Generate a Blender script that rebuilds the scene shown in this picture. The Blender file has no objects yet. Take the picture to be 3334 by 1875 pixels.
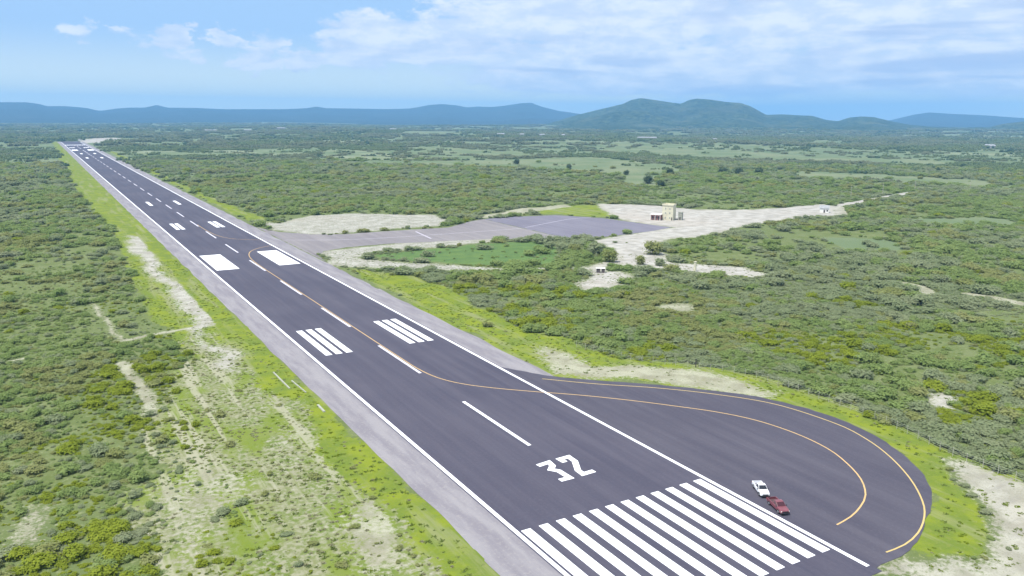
import bpy, bmesh, math, random
import numpy as np
from mathutils import Matrix, Vector, noise as mnoise

random.seed(7); rng = np.random.default_rng(11)
scene = bpy.context.scene
C = scene.collection

# ---------------------------------------------------------------- camera
CAM = np.array([-85.5, -76.42, 68.65])
cam = bpy.data.cameras.new('camera'); camo = bpy.data.objects.new('camera', cam); C.objects.link(camo)
cam.sensor_width = 36.0; cam.lens = 36.0*2620/3334
cam.clip_start = 1.0; cam.clip_end = 120000
camo.matrix_world = Matrix(((0.86244776,0.09897013,-0.49637563,CAM[0]),
                            (-0.50610026,0.18182091,-0.84309174,CAM[1]),
                            (0.00681057,0.97833842,0.20689985,CAM[2]),(0,0,0,1)))
scene.camera = camo

# ---------------------------------------------------------------- light, sky, exposure
SUN_EL = math.radians(66); SUN_AZ = math.radians(-95)      # azimuth from +Y towards +X
scene.view_settings.view_transform = 'Standard'; scene.view_settings.look = 'None'
scene.view_settings.exposure = 1.0; scene.view_settings.gamma = 1.0
scene.cycles.max_bounces = 6; scene.cycles.volume_bounces = 0; scene.cycles.diffuse_bounces = 4
scene.cycles.glossy_bounces = 2; scene.cycles.transmission_bounces = 2; scene.cycles.transparent_max_bounces = 6
scene.render.film_transparent = False
sun = bpy.data.lights.new('sun', 'SUN'); sun.energy = 3.1; sun.angle = math.radians(2.5); sun.color = (1.0, 0.965, 0.9)
suno = bpy.data.objects.new('sun', sun); C.objects.link(suno)
sd = Vector((math.sin(SUN_AZ)*math.cos(SUN_EL), math.cos(SUN_AZ)*math.cos(SUN_EL), math.sin(SUN_EL)))
suno.rotation_euler = sd.to_track_quat('Z', 'Y').to_euler(); suno.location = (0, 0, 300)

W = bpy.data.worlds.new('World'); scene.world = W; W.use_nodes = True
def mk(nt, typ, **kw):
    n = nt.nodes.new(typ)
    for k, v in kw.items():
        if k == 'ins':
            for a, b in v.items(): n.inputs[a].default_value = b
        else: setattr(n, k, v)
    return n
def lk(nt, a, b): nt.links.new(a, b)
class G:
    """small helper round a node tree"""
    def __init__(s, nt): s.nt = nt
    def put(s, sock, v):
        if isinstance(v, (int, float)): sock.default_value = v
        elif isinstance(v, tuple): sock.default_value = v if sock.type != 'RGBA' or len(v) == 4 else (*v, 1)
        else: s.nt.links.new(v, sock)
    def math(s, op, a, b=0.0, c=0.0, clamp=False):
        n = s.nt.nodes.new('ShaderNodeMath'); n.operation = op; n.use_clamp = clamp
        s.put(n.inputs[0], a); s.put(n.inputs[1], b)
        if op in ('MULTIPLY_ADD', 'COMPARE'): s.put(n.inputs[2], c)
        return n.outputs[0]
    def step(s, v, a, b):
        n = s.nt.nodes.new('ShaderNodeMapRange'); n.interpolation_type = 'SMOOTHSTEP'
        s.put(n.inputs[0], v); n.inputs[1].default_value = a; n.inputs[2].default_value = b
        return n.outputs[0]
    def mix(s, f, a, b):
        n = s.nt.nodes.new('ShaderNodeMix'); n.data_type = 'RGBA'
        s.put(n.inputs[0], f); s.put(n.inputs[6], a); s.put(n.inputs[7], b)
        return n.outputs[2]
    def noise(s, vec, scale, detail=4, rough=0.55, dist=0.0):
        n = s.nt.nodes.new('ShaderNodeTexNoise'); n.inputs['Scale'].default_value = scale
        n.inputs['Detail'].default_value = detail; n.inputs['Roughness'].default_value = rough
        n.inputs['Distortion'].default_value = dist
        s.nt.links.new(vec, n.inputs['Vector']); return n.outputs[0]
    def mapping(s, vec, scale=(1,1,1), loc=(0,0,0), rot=(0,0,0)):
        n = s.nt.nodes.new('ShaderNodeMapping'); n.inputs['Scale'].default_value = scale
        n.inputs['Location'].default_value = loc; n.inputs['Rotation'].default_value = rot
        s.nt.links.new(vec, n.inputs['Vector']); return n.outputs[0]
    def attr(s, name):
        n = s.nt.nodes.new('ShaderNodeAttribute'); n.attribute_name = name; return n.outputs['Fac']

def build_world():
    nt = W.node_tree; nt.nodes.clear(); g = G(nt)
    out = nt.nodes.new('ShaderNodeOutputWorld'); bg = nt.nodes.new('ShaderNodeBackground')
    sky = nt.nodes.new('ShaderNodeTexSky'); sky.sky_type = 'NISHITA'; sky.sun_disc = False
    sky.sun_elevation = SUN_EL; sky.sun_rotation = SUN_AZ
    sky.air_density = 1.0; sky.dust_density = 0.6; sky.ozone_density = 1.0
    tc = nt.nodes.new('ShaderNodeTexCoord'); v = tc.outputs['Generated']
    sep = nt.nodes.new('ShaderNodeSeparateXYZ'); lk(nt, v, sep.inputs[0])
    x, y, z = sep.outputs
    az = g.math('ARCTAN2', x, y); el = g.math('ARCSINE', z)
    # hazy daylight: sky texture pulled towards an even pale blue low over the land
    low = g.step(el, 0.9, 0.10)
    col = g.mix(g.math('MULTIPLY', low, 0.85), sky.outputs[0], (2.95, 4.65, 7.2))
    # pale, thick air right at the skyline
    col = g.mix(g.math('MULTIPLY', g.step(el, .10, .0), .95), col, (8.2, 8.6, 6.8))
    # unseen broken bright cloud high overhead, added to give softer fill light
    high = g.math('MULTIPLY', g.step(el, .22, .5), g.step(g.noise(g.mapping(v, (3, 3, 3)), 1.0, 4, .6), .34, .52))
    col = g.mix(high, col, (7.2, 7.6, 8.2))
    # cloud layer: noise sampled where the view direction meets a flat layer overhead
    den = g.math('ADD', z, 0.035)
    cx = g.math('DIVIDE', x, den); cy = g.math('DIVIDE', y, den)
    cb = nt.nodes.new('ShaderNodeCombineXYZ'); lk(nt, az, cb.inputs[0]); lk(nt, el, cb.inputs[1])
    cv = cb.outputs[0]
    n1 = g.noise(g.mapping(cv, (9, 26, 1), (3.1, 0.4, 0)), 1.0, 6, 0.55, 0.25)
    n2 = g.noise(g.mapping(cv, (22, 58, 1), (1.3, 2.2, 4)), 1.0, 5, 0.6, 0.2)
    n3 = g.noise(g.mapping(cv, (5, 38, 1), (7.3, 1.2, 9)), 1.0, 5, 0.5, 0.3)
    wa = g.noise(g.mapping(cv, (34, 62, 1), (5, 1, 2)), 1.0, 4, .6); wb = g.noise(g.mapping(cv, (34, 62, 1), (1, 9, 7)), 1.0, 4, .6)
    azw = g.math('MULTIPLY_ADD', g.math('SUBTRACT', wa, .5), .075, az); elw = g.math('MULTIPLY_ADD', g.math('SUBTRACT', wb, .5), .040, el)
    def blob(a, e, ra, re, s=1.0, warp=True):
        u = g.math('DIVIDE', g.math('SUBTRACT', azw if warp else az, a), ra); w = g.math('DIVIDE', g.math('SUBTRACT', elw if warp else el, e), re)
        d = g.math('ADD', g.math('MULTIPLY', u, u), g.math('MULTIPLY', w, w))
        return g.math('MULTIPLY', g.step(d, 1.0, 0.0), s)
    cov = g.math('MULTIPLY', g.step(az, 0.30, 0.56), g.step(el, 0.012, 0.042))
    for b in [(0.375,0.088,0.095,0.046,1.15),(0.33,0.066,0.13,0.016,.8),(0.47,0.10,0.10,0.05,1.15),(0.48,0.062,0.1,0.03,.8),
              (0.147,0.084,0.032,0.023,1.0),(0.125,0.080,0.045,0.010,.6),(0.155,0.066,0.038,0.013,.75),(0.055,0.087,0.028,0.014,.62),(0.104,0.086,0.024,0.012,.6),
              (0.206,0.083,0.032,0.018,.85),(0.231,0.063,0.038,0.019,.95),(0.250,0.082,0.030,0.019,.8),(0.24,0.073,0.05,0.012,.35)]:
        cov = g.math('MAXIMUM', cov, blob(*b))
    rightfade = g.step(az, 0.60, 0.85)
    body = g.math('ADD', g.math('MULTIPLY', n1, 0.55), g.math('MULTIPLY', n2, 0.45))
    t = g.math('ADD', g.math('MULTIPLY_ADD', body, 1.7, -.35), g.math('MULTIPLY', cov, 0.55))
    cloud = g.step(t, 0.66, 0.94)
    cloud = g.math('MULTIPLY', cloud, 0.96)
    # brighter tops, greyer undersides and streaks
    lit = g.step(n2, 0.36, 0.66)
    ccol = g.mix(lit, (4.8, 5.7, 7.1), (6.4, 6.9, 7.6))
    under = g.math('MULTIPLY', g.step(el, .085, .060), .45)
    shade = g.math('MULTIPLY', g.step(n3, 0.47, 0.64), g.math('MAXIMUM', g.math('MULTIPLY', rightfade, 0.85), g.math('ADD', .30, under)))
    ccol = g.mix(shade, ccol, (3.5, 4.5, 6.5))
    col = g.mix(cloud, col, ccol)
    # bank of rain-blue air under the cloud edge on the right
    bank = blob(0.90, 0.016, 0.26, 0.026, 0.6, False)
    col = g.mix(bank, col, (4.2, 5.6, 7.2))
    lk(nt, col, bg.inputs[0]); bg.inputs[1].default_value = 0.073
    lk(nt, bg.outputs[0], out.inputs[0])
build_world()

# ---------------------------------------------------------------- helpers
def new_mat(name, rough=0.85, spec=0.2):
    m = bpy.data.materials.new(name); m.use_nodes = True
    b = m.node_tree.nodes['Principled BSDF']; b.inputs['Roughness'].default_value = rough
    b.inputs['Specular IOR Level'].default_value = spec
    return m, G(m.node_tree), b
def pos(g):
    return g.nt.nodes.new('ShaderNodeNewGeometry').outputs['Position']
def flat_mat(name, col, rough=0.6, spec=0.3, var=0.12, scale=1.5, metal=0.0):
    m, g, b = new_mat(name, rough, spec); b.inputs['Metallic'].default_value = metal
    tc = g.nt.nodes.new('ShaderNodeTexCoord').outputs['Object']
    n = g.noise(tc, scale, 4)
    d = tuple(c*(1-var) for c in col); l = tuple(min(1, c*(1+var)) for c in col)
    lk(g.nt, g.mix(g.step(n, .3, .7), d, l), b.inputs['Base Color']); return m
def tag(o, label=None, cat=None, group=None, kind=None):
    if label: o['label'] = label
    if cat: o['category'] = cat
    if group: o['group'] = group
    if kind: o['kind'] = kind
    return o
def link_mesh(name, verts, faces, mats, parent=None, smooth=False, mi=None):
    me = bpy.data.meshes.new(name); me.from_pydata([tuple(v) for v in verts], [], [tuple(f) for f in faces])
    for m in (mats if isinstance(mats, (list, tuple)) else [mats]): me.materials.append(m)
    if mi is not None: me.polygons.foreach_set('material_index', mi)
    if smooth: me.polygons.foreach_set('use_smooth', [True]*len(me.polygons))
    me.update(); o = bpy.data.objects.new(name, me); C.objects.link(o)
    if parent: o.parent = parent
    return o
def empty(name, loc, rz=0.0):
    o = bpy.data.objects.new(name, None); C.objects.link(o); o.location = loc; o.rotation_euler = (0, 0, rz)
    o.empty_display_size = 0.5; return o
class MB:
    def __init__(s): s.v = []; s.f = []
    def add(s, v, f):
        k = len(s.v); s.v += [tuple(q) for q in v]; s.f += [tuple(i+k for i in q) for q in f]; return s
    def box(s, x0, x1, y0, y1, z0, z1, inset=(0, 0)):
        a, b = inset
        s.add([(x0,y0,z0),(x1,y0,z0),(x1,y1,z0),(x0,y1,z0),(x0+a,y0+b,z1),(x1-a,y0+b,z1),(x1-a,y1-b,z1),(x0+a,y1-b,z1)],
              [(3,2,1,0),(4,5,6,7),(0,1,5,4),(1,2,6,5),(2,3,7,6),(3,0,4,7)]); return s
    def tube(s, p, q, r0, r1=None, n=8, caps=True):
        r1 = r0 if r1 is None else r1; p = Vector(p); q = Vector(q); d = (q-p).normalized()
        a = d.orthogonal().normalized(); b = d.cross(a); k = []
        for c, r in ((p, r0), (q, r1)):
            for i in range(n):
                t = 2*math.pi*i/n; k.append(c+a*math.cos(t)*r+b*math.sin(t)*r)
        f = [(i, (i+1) % n, n+(i+1) % n, n+i) for i in range(n)]
        if caps: f += [tuple(range(n))[::-1], tuple(range(n, 2*n))]
        s.add(k, f); return s
    def build(s, name, mat, parent=None, smooth=False): return link_mesh(name, s.v, s.f, mat, parent, smooth)
def prism(poly, z0, z1):
    """closed polygon (x,y) -> verts, faces of a slab"""
    n = len(poly); a = sum(poly[i][0]*poly[(i+1) % n][1]-poly[(i+1) % n][0]*poly[i][1] for i in range(n))
    if a < 0: poly = poly[::-1]
    v = [(x, y, z1) for x, y in poly]+[(x, y, z0) for x, y in poly]
    f = [tuple(range(n))]+[(i+n, (i+1) % n+n, (i+1) % n, i) for i in range(n)]
    return v, f
def smooth_line(pts, step=2.0):
    """Catmull-Rom through pts, resampled"""
    P = [Vector((x, y, 0)) for x, y in pts]; out = []
    for i in range(len(P)-1):
        p0 = P[max(0, i-1)]; p1 = P[i]; p2 = P[i+1]; p3 = P[min(len(P)-1, i+2)]
        n = max(2, int((p2-p1).length/step))
        for k in range(n):
            t = k/n
            out.append(0.5*((2*p1)+(p2-p0)*t+(2*p0-5*p1+4*p2-p3)*t*t+(3*p1-p0-3*p2+p3)*t**3))
    out.append(P[-1]); return [(q.x, q.y) for q in out]
def ribbon(pts, w, z):
    v = []; f = []
    for i, (x, y) in enumerate(pts):
        a = Vector(pts[max(0, i-1)]); b = Vector(pts[min(len(pts)-1, i+1)]); d = (b-a).normalized()
        v += [(x-d.y*w/2, y+d.x*w/2, z), (x+d.y*w/2, y-d.x*w/2, z)]
        if i: f.append((2*i-2, 2*i-1, 2*i+1, 2*i))
    return v, f

# ---------------------------------------------------------------- plan of the place (metres)
Z = {"pad":[[28.6,99.5],[38.5,89.3],[50.1,78.7],[60.4,67.4],[66.2,59.3],[69.7,49.8],[71.4,39.6],[69.9,27.9],[65.2,17.0],[59.0,8.6],[52.7,3.4],[44.8,-0.9],[38.6,-3.8],[31.5,-6.4],[25.9,-6.7],[21.1,-6.6],[16.0,-6.1],[11.4,-6.1]],
"yel_pad":[[0.8,119.0],[2.4,112.2],[5.7,104.6],[11.3,97.5],[18.9,90.0],[25.0,84.5],[30.8,78.8],[37.5,71.4],[43.7,63.7],[49.4,56.1],[53.6,47.5],[55.3,37.4],[54.5,28.2],[51.7,21.2],[47.7,14.9],[42.6,10.1],[37.6,7.5],[32.8,5.9],[28.2,5.2]],
"yel_out":[[36.7,86.9],[48.4,76.7],[58.4,65.4],[66.0,52.8],[68.2,37.0],[66.3,27.3],[62.2,18.6],[56.2,10.1],[49.6,3.3],[44.2,-0.6],[38.0,-3.5],[32.4,-4.8],[27.5,-4.8]],
"shl":[[-30.4,20.4],[-29.6,85.4],[-30.3,229.8],[-25.1,1065.0]],
"shr":[[43.0,496.3],[33.8,272.3],[33.0,177.3],[28.5,116.4]],
"edge_l_line":[[-23.3,16.4],[-21.7,129.6],[-22.1,271.7]],
"grl":[[-42.8,1942.6],[-55.2,1078.7],[-53.2,685.2],[-49.5,507.5],[-51.5,367.3],[-53.5,279.4],[-53.5,200.0],[-54.2,143.8],[-57.3,109.2],[-57.4,75.6],[-50.2,31.7]],
"taxi":[[28.6,434.3],[38.0,413.3],[60.7,384.2],[91.7,387.2],[138.4,383.4],[164.6,406.2],[203.4,413.9],[236.5,407.7],[256.0,376.5],[260.6,347.0],[265.8,317.1],[215.7,306.7],[188.9,302.3],[158.8,311.1],[141.7,327.1],[113.2,331.7],[79.6,337.9],[51.0,334.2],[32.5,322.5],[29.0,292.2]],
"sand_a":[[35.6,487.4],[49.1,456.5],[83.0,489.0],[114.7,486.6],[161.0,449.1],[159.6,423.6],[140.7,390.9],[106.5,391.6],[68.0,384.1],[47.3,395.0],[35.0,420.8]],
"sand_b":[[310.3,459.9],[345.6,431.8],[354.1,385.3],[395.4,367.5],[480.6,370.9],[472.5,350.9],[414.4,305.6],[398.6,313.7],[325.3,301.9],[249.4,274.1],[230.4,280.4],[196.4,249.4],[180.2,217.1],[191.8,204.7],[201.6,191.0],[199.1,174.2],[184.1,169.7],[171.5,191.3],[158.1,214.5],[152.7,225.7],[127.5,210.8],[119.7,215.1],[133.0,224.5],[160.5,240.6],[176.9,267.3],[185.2,297.1],[215.7,306.7],[265.8,317.1],[260.6,347.0],[266.7,381.4]],
"sand_c":[[34.3,328.5],[61.7,339.3],[121.3,337.9],[145.3,328.8],[135.7,316.5],[95.7,310.5],[63.0,313.2],[48.7,303.1],[76.8,270.2],[96.8,247.4],[121.6,234.1],[139.4,226.9],[132.1,217.0],[68.0,251.6],[36.5,279.9],[29.7,288.3]],
"sand_n":[[177.6,419.4],[232.1,456.5],[281.5,464.1],[278.8,448.8],[223.7,431.0],[187.5,414.3]],
"green_q":[[56.0,305.8],[134.2,313.9],[164.8,309.7],[141.5,264.3],[125.6,240.3],[90.6,255.5],[77.7,272.1]],
"gr_n":[[276.4,456.6],[304.7,452.4],[287.2,398.6],[262.4,375.8],[240.6,413.9],[212.1,422.9]],
"grr_far":[[40.5,2048.0],[48.4,1353.7],[40.5,699.9],[45.7,508.1],[46.9,457.6],[33.2,476.5],[34.5,774.2],[37.6,1429.2]],
"grr_bush":[[35.5,277.0],[54.8,239.8],[54.0,203.4],[50.0,161.3],[52.7,130.1],[54.6,107.3],[67.3,90.3],[80.3,72.5],[80.5,59.0],[81.3,41.6],[79.8,24.9],[75.5,8.8],[74.8,-1.5],[71.2,-3.4],[70.5,11.7],[61.2,4.3],[53.2,-5.7],[42.3,-11.9],[34.8,-10.4],[35.6,-5.1],[52.7,3.4],[65.2,17.0],[71.4,39.6],[66.2,59.3],[50.1,78.7],[28.6,99.5],[28.5,116.4],[31.9,211.3]],
"sand_r":[[40.6,127.3],[45.2,118.8],[47.4,101.4],[64.0,86.6],[74.2,74.0],[77.1,57.4],[70.8,55.7],[63.8,63.8],[50.5,79.2],[31.6,98.2]],
"sand_br":[[70.5,11.7],[72.7,7.1],[74.6,-3.3],[46.5,-23.6],[15.0,-6.9],[25.4,-7.8],[35.9,-11.1],[42.2,-13.2],[53.8,-6.0],[62.5,3.5]],
"bare1":[[106.4,39.2],[114.2,36.5],[112.4,32.4],[101.3,27.2],[99.2,32.5]],
"bare2":[[108.6,149.9],[120.1,149.6],[123.4,138.1],[113.5,131.7],[105.5,137.4]],
"bare3":[[137.9,141.5],[142.7,134.9],[133.7,125.3],[129.3,129.9]],
"bare4":[[130.1,220.4],[143.1,213.4],[137.5,195.0],[115.3,183.1],[99.2,183.0],[105.5,197.6]],
"tr1":[[236.1,104.1],[238.6,95.9],[236.4,79.8]],
"tr2":[[480.4,357.0],[586.2,387.8],[656.9,407.1],[722.1,390.0],[753.6,345.5]],
"tr3":[[232.4,131.5],[232.2,122.2],[220.9,112.3]],
"tr4":[[472.5,350.9],[427.8,312.6]],
"tr5":[[-70.6,192.1],[-53.9,197.4],[-38.0,200.3]],
"tr6":[[-71.8,264.0],[-69.1,226.9],[-68.5,190.9]],
"tr7":[[-70.3,169.2],[-68.9,152.1],[-67.1,133.2],[-67.7,120.8]],
"tr8":[[-99.5,184.7],[-91.7,185.6]],
"L1":[[-45.7,443.8],[-34.1,423.2],[-37.5,346.5],[-36.5,270.2],[-36.3,208.8],[-44.1,183.7],[-39.2,160.9],[-41.4,140.6],[-48.2,148.5],[-48.1,180.7],[-46.8,221.2],[-45.7,294.2],[-48.1,365.5]],
"L2":[[-42.2,137.1],[-36.9,124.8],[-37.1,113.0],[-34.9,107.0],[-39.9,99.4],[-45.0,108.1]],
"L3":[[-44.5,99.2],[-37.0,93.6],[-41.7,75.2],[-44.5,56.8],[-48.0,70.3],[-46.6,87.4]],
"L4":[[-41.5,58.8],[-35.1,57.1],[-36.1,46.9],[-38.0,34.0],[-37.6,23.1],[-49.6,30.0],[-47.1,46.6]],
"L5":[[-72.5,80.2],[-63.8,94.7],[-53.4,79.7],[-53.3,61.8],[-63.2,60.6],[-69.3,41.3],[-76.0,45.2]],
"L6":[[-95.0,81.2],[-89.6,79.0],[-90.1,65.9],[-96.0,68.5]],
"far_end":[[28.0,2585.6],[154.5,2793.9],[136.8,2468.9],[49.8,2198.3],[16.6,2145.3]],
"F1":[[1113.4,1400.9],[1288.1,1262.4],[1191.0,1010.7],[1300.6,758.5],[1151.5,680.7],[1041.2,882.3],[968.2,1017.4],[968.7,1172.7]],
"F2":[[572.8,1107.2],[794.7,1120.4],[756.6,864.8],[641.3,720.0],[541.5,725.2],[507.6,919.9],[313.8,1091.4],[335.4,1154.3]],
"F3":[[812.3,686.2],[857.5,595.8],[883.9,456.8],[787.3,411.1],[751.5,519.4],[702.3,597.9]],
"F4":[[1098.3,1690.9],[1093.0,1433.8],[1073.1,1296.8],[938.4,1184.6],[1051.0,1501.6]],
"F5":[[541.5,725.2],[587.4,704.0],[464.5,566.8],[456.4,615.9]],
"F6":[[659.6,1175.5],[746.9,1420.3],[756.1,1353.6],[726.7,1148.2]],
"fence":[[66.0,88.9],[70.3,82.2],[76.6,73.4],[78.5,63.9],[78.9,47.8],[78.5,34.1],[76.6,22.8],[73.9,12.0],[73.6,4.4],[73.2,-4.1]],
"bldg":[[286.6,353.1],[284.2,346.9],[293.1,342.3]],
"hut2":[[424.6,328.5],[429.3,326.1]],
"dark":[[131.4,215.2],[133.0,212.1]],
"pillar":[[172.3,195.3]],
"poles":[[600.9,402.3],[595.3,396.2],[731.4,395.5],[539.4,390.5],[422.4,329.6]],
"trees":[[599.9,698.3],[548.3,722.1],[543.6,980.4],[549.9,851.3],[661.9,669.7],[680.7,661.0],[675.2,704.4],[483.9,602.7],[474.9,572.7],[152.8,234.4],[158.8,255.1],[151.5,259.0],[158.4,297.8],[161.2,221.2],[163.1,211.8],[807.1,688.6],[500.5,744.1],[411.6,320.8],[205.6,252.1],[620.4,615.0]],
"strip":[[-34.8,138.1],[-34.6,122.5],[-32.4,128.6],[-31.8,117.4],[-31.9,107.2],[-32.0,101.7]],
"yt_a":[[-0.0,401.8],[6.9,398.1],[14.8,393.9],[25.6,383.1],[43.6,382.3],[61.7,372.8],[97.1,368.9]],
"yt_b":[[97.1,368.9],[60.7,369.8],[34.6,366.5],[20.2,361.3],[9.6,351.8],[3.9,337.7],[1.1,319.5],[0.3,292.6]],
"M1":[[314.7,239.7],[335.1,232.6],[343.8,215.3],[319.0,187.2],[285.0,197.8]],
"M2":[[443.8,269.6],[484.2,261.7],[513.4,238.9],[494.2,218.9],[425.5,243.0]],
"M3":[[626.4,1189.1],[628.6,1653.0],[757.7,1716.3],[744.4,1318.2]],
"M4":[[1317.6,3228.5],[1741.6,3446.4],[1301.9,2696.5],[1057.4,2689.3]],
"M5":[[118.5,1699.5],[191.9,1515.0],[162.7,1424.8],[109.6,1512.2]]}
def sdf(poly, X, Y):
    """signed distance (positive inside) of points to a polygon"""
    P = np.array(poly); Q = np.roll(P, -1, 0); d2 = np.full(X.shape, 1e18); ins = np.zeros(X.shape, bool)
    for (ax, ay), (bx, by) in zip(P, Q):
        ex, ey = bx-ax, by-ay; L = ex*ex+ey*ey+1e-9
        t = np.clip(((X-ax)*ex+(Y-ay)*ey)/L, 0, 1)
        d2 = np.minimum(d2, (X-ax-t*ex)**2+(Y-ay-t*ey)**2)
        c = ((ay > Y) != (by > Y)) & (X < ex*(Y-ay)/(ey if ey != 0 else 1e-9)+ax)
        ins ^= c
    d = np.sqrt(d2); return np.where(ins, d, -d)
def ldist(line, X, Y):
    d2 = np.full(X.shape, 1e18)
    for (ax, ay), (bx, by) in zip(line[:-1], line[1:]):
        ex, ey = bx-ax, by-ay; t = np.clip(((X-ax)*ex+(Y-ay)*ey)/(ex*ex+ey*ey+1e-9), 0, 1)
        d2 = np.minimum(d2, (X-ax-t*ex)**2+(Y-ay-t*ey)**2)
    return np.sqrt(d2)
def vnoise(X, Y, s, seed=0):
    """smooth value noise 0..1, vectorised"""
    x = X/s+seed*17.3; y = Y/s-seed*9.1; xi = np.floor(x); yi = np.floor(y); u = x-xi; v = y-yi
    u = u*u*(3-2*u); v = v*v*(3-2*v)
    def h(a, b):
        q = np.sin(a*127.1+b*311.7+seed*74.7)*43758.5453; return q-np.floor(q)
    return (h(xi, yi)*(1-u)+h(xi+1, yi)*u)*(1-v)+(h(xi, yi+1)*(1-u)+h(xi+1, yi+1)*u)*v
def fbm(X, Y, s, seed=0):
    return (vnoise(X, Y, s, seed)*.5+vnoise(X, Y, s*.47, seed+1)*.3+vnoise(X, Y, s*.21, seed+2)*.2)

RWY_END = 2370.0
# grass strips beside the runway (left and right)
gr_left = Z['grl'] + [[-29, 20], [-29, 1000], [-26, 2300]]
gr_left = [p for p in Z['grl'][::-1]] + [[-44, 2360], [-22, 2360], [-29, 900], [-29, 10], [-46, -20]]
def zone_fields(X, Y):
    jx = (fbm(X, Y, 18, 31)-.5)*11; jy = (fbm(X, Y, 18, 37)-.5)*11
    Xj, Yj = X+jx, Y+jy
    def soft(d, w): return np.clip(0.5+d/(2*w), 0, 1)
    sand = np.zeros(X.shape); 
    for k in ('sand_a','sand_b','sand_c','sand_r','sand_br','bare1','bare2','bare3','bare4','L1','L2','L3','L4','L5','L6','sand_n'):
        wgt = {'L5': .55, 'L2': .6, 'L3': .62, 'L4': .72, 'L1': .85, 'L6': .8, 'sand_a': .66, 'sand_c': .66, 'sand_r': .85, 'bare2': .7, 'bare3': .6, 'bare4': .8}.get(k, 1.0)
        sand = np.maximum(sand, wgt*soft(sdf(Z[k], Xj, Yj), 4.5 if k[0] in 'Lb' else 4.0))
    sand = np.maximum(sand, soft(sdf(Z['far_end'], X, Y), 12))
    for k, w in (('tr1', 3.2), ('tr2', 4.5), ('tr3', 3.0), ('tr4', 4), ('tr5', 1.3), ('tr8', .8)):
        sand = np.maximum(sand, soft(w-ldist(Z[k][:3], X+jx*.2, Y+jy*.2), 1.0))
    for k, w in (('tr6', 1.2), ('tr7', 2.0)):
        sand = np.maximum(sand, .9*soft(w-ldist(Z[k], X+jx*.4, Y+jy*.4), 1.6))
    grass = np.maximum.reduce([soft(sdf(gr_left, Xj, Yj), 4), soft(sdf(Z['grr_far'], Xj, Yj), 4), soft(sdf(Z['grr_bush'], Xj, Yj), 3), .8*soft(sdf(Z['gr_n'], Xj, Yj), 5)])
    field = np.maximum.reduce([soft(sdf(Z[k], X+jx*2, Y+jy*2), 4 if k in ('M1', 'M2') else 12) for k in ('F1','F2','F3','F4','F5','F6','M1','M2','M3','M4','M5')])
    green = soft(sdf(Z['green_q'], Xj, Yj), 3)
    # flat paved things: nothing grows there
    paved = np.maximum.reduce([soft(np.where((Y > -7) & (Y < RWY_END), 30.0-np.abs(X), -50), .8),
                               soft(sdf(Z['pad'] + [[0, -6], [0, 110]], X, Y)+1.5, .8), soft(sdf(Z['taxi'], X, Y), 2)])
    # thin, half bare scrub in the near left corner
    thin = soft(sdf([[-36.5,0],[-84,0],[-77,60],[-68,110],[-60,150],[-50,185],[-40,190],[-39,150],[-36.5,110],[-37.5,60]], X+np.where(X < -48, 2.2, 1)*jx, Y+jy*1.5), 5)
    return sand*np.where((X < 0) & (X > -37), .3, 1), grass, field, green, paved, thin

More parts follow.
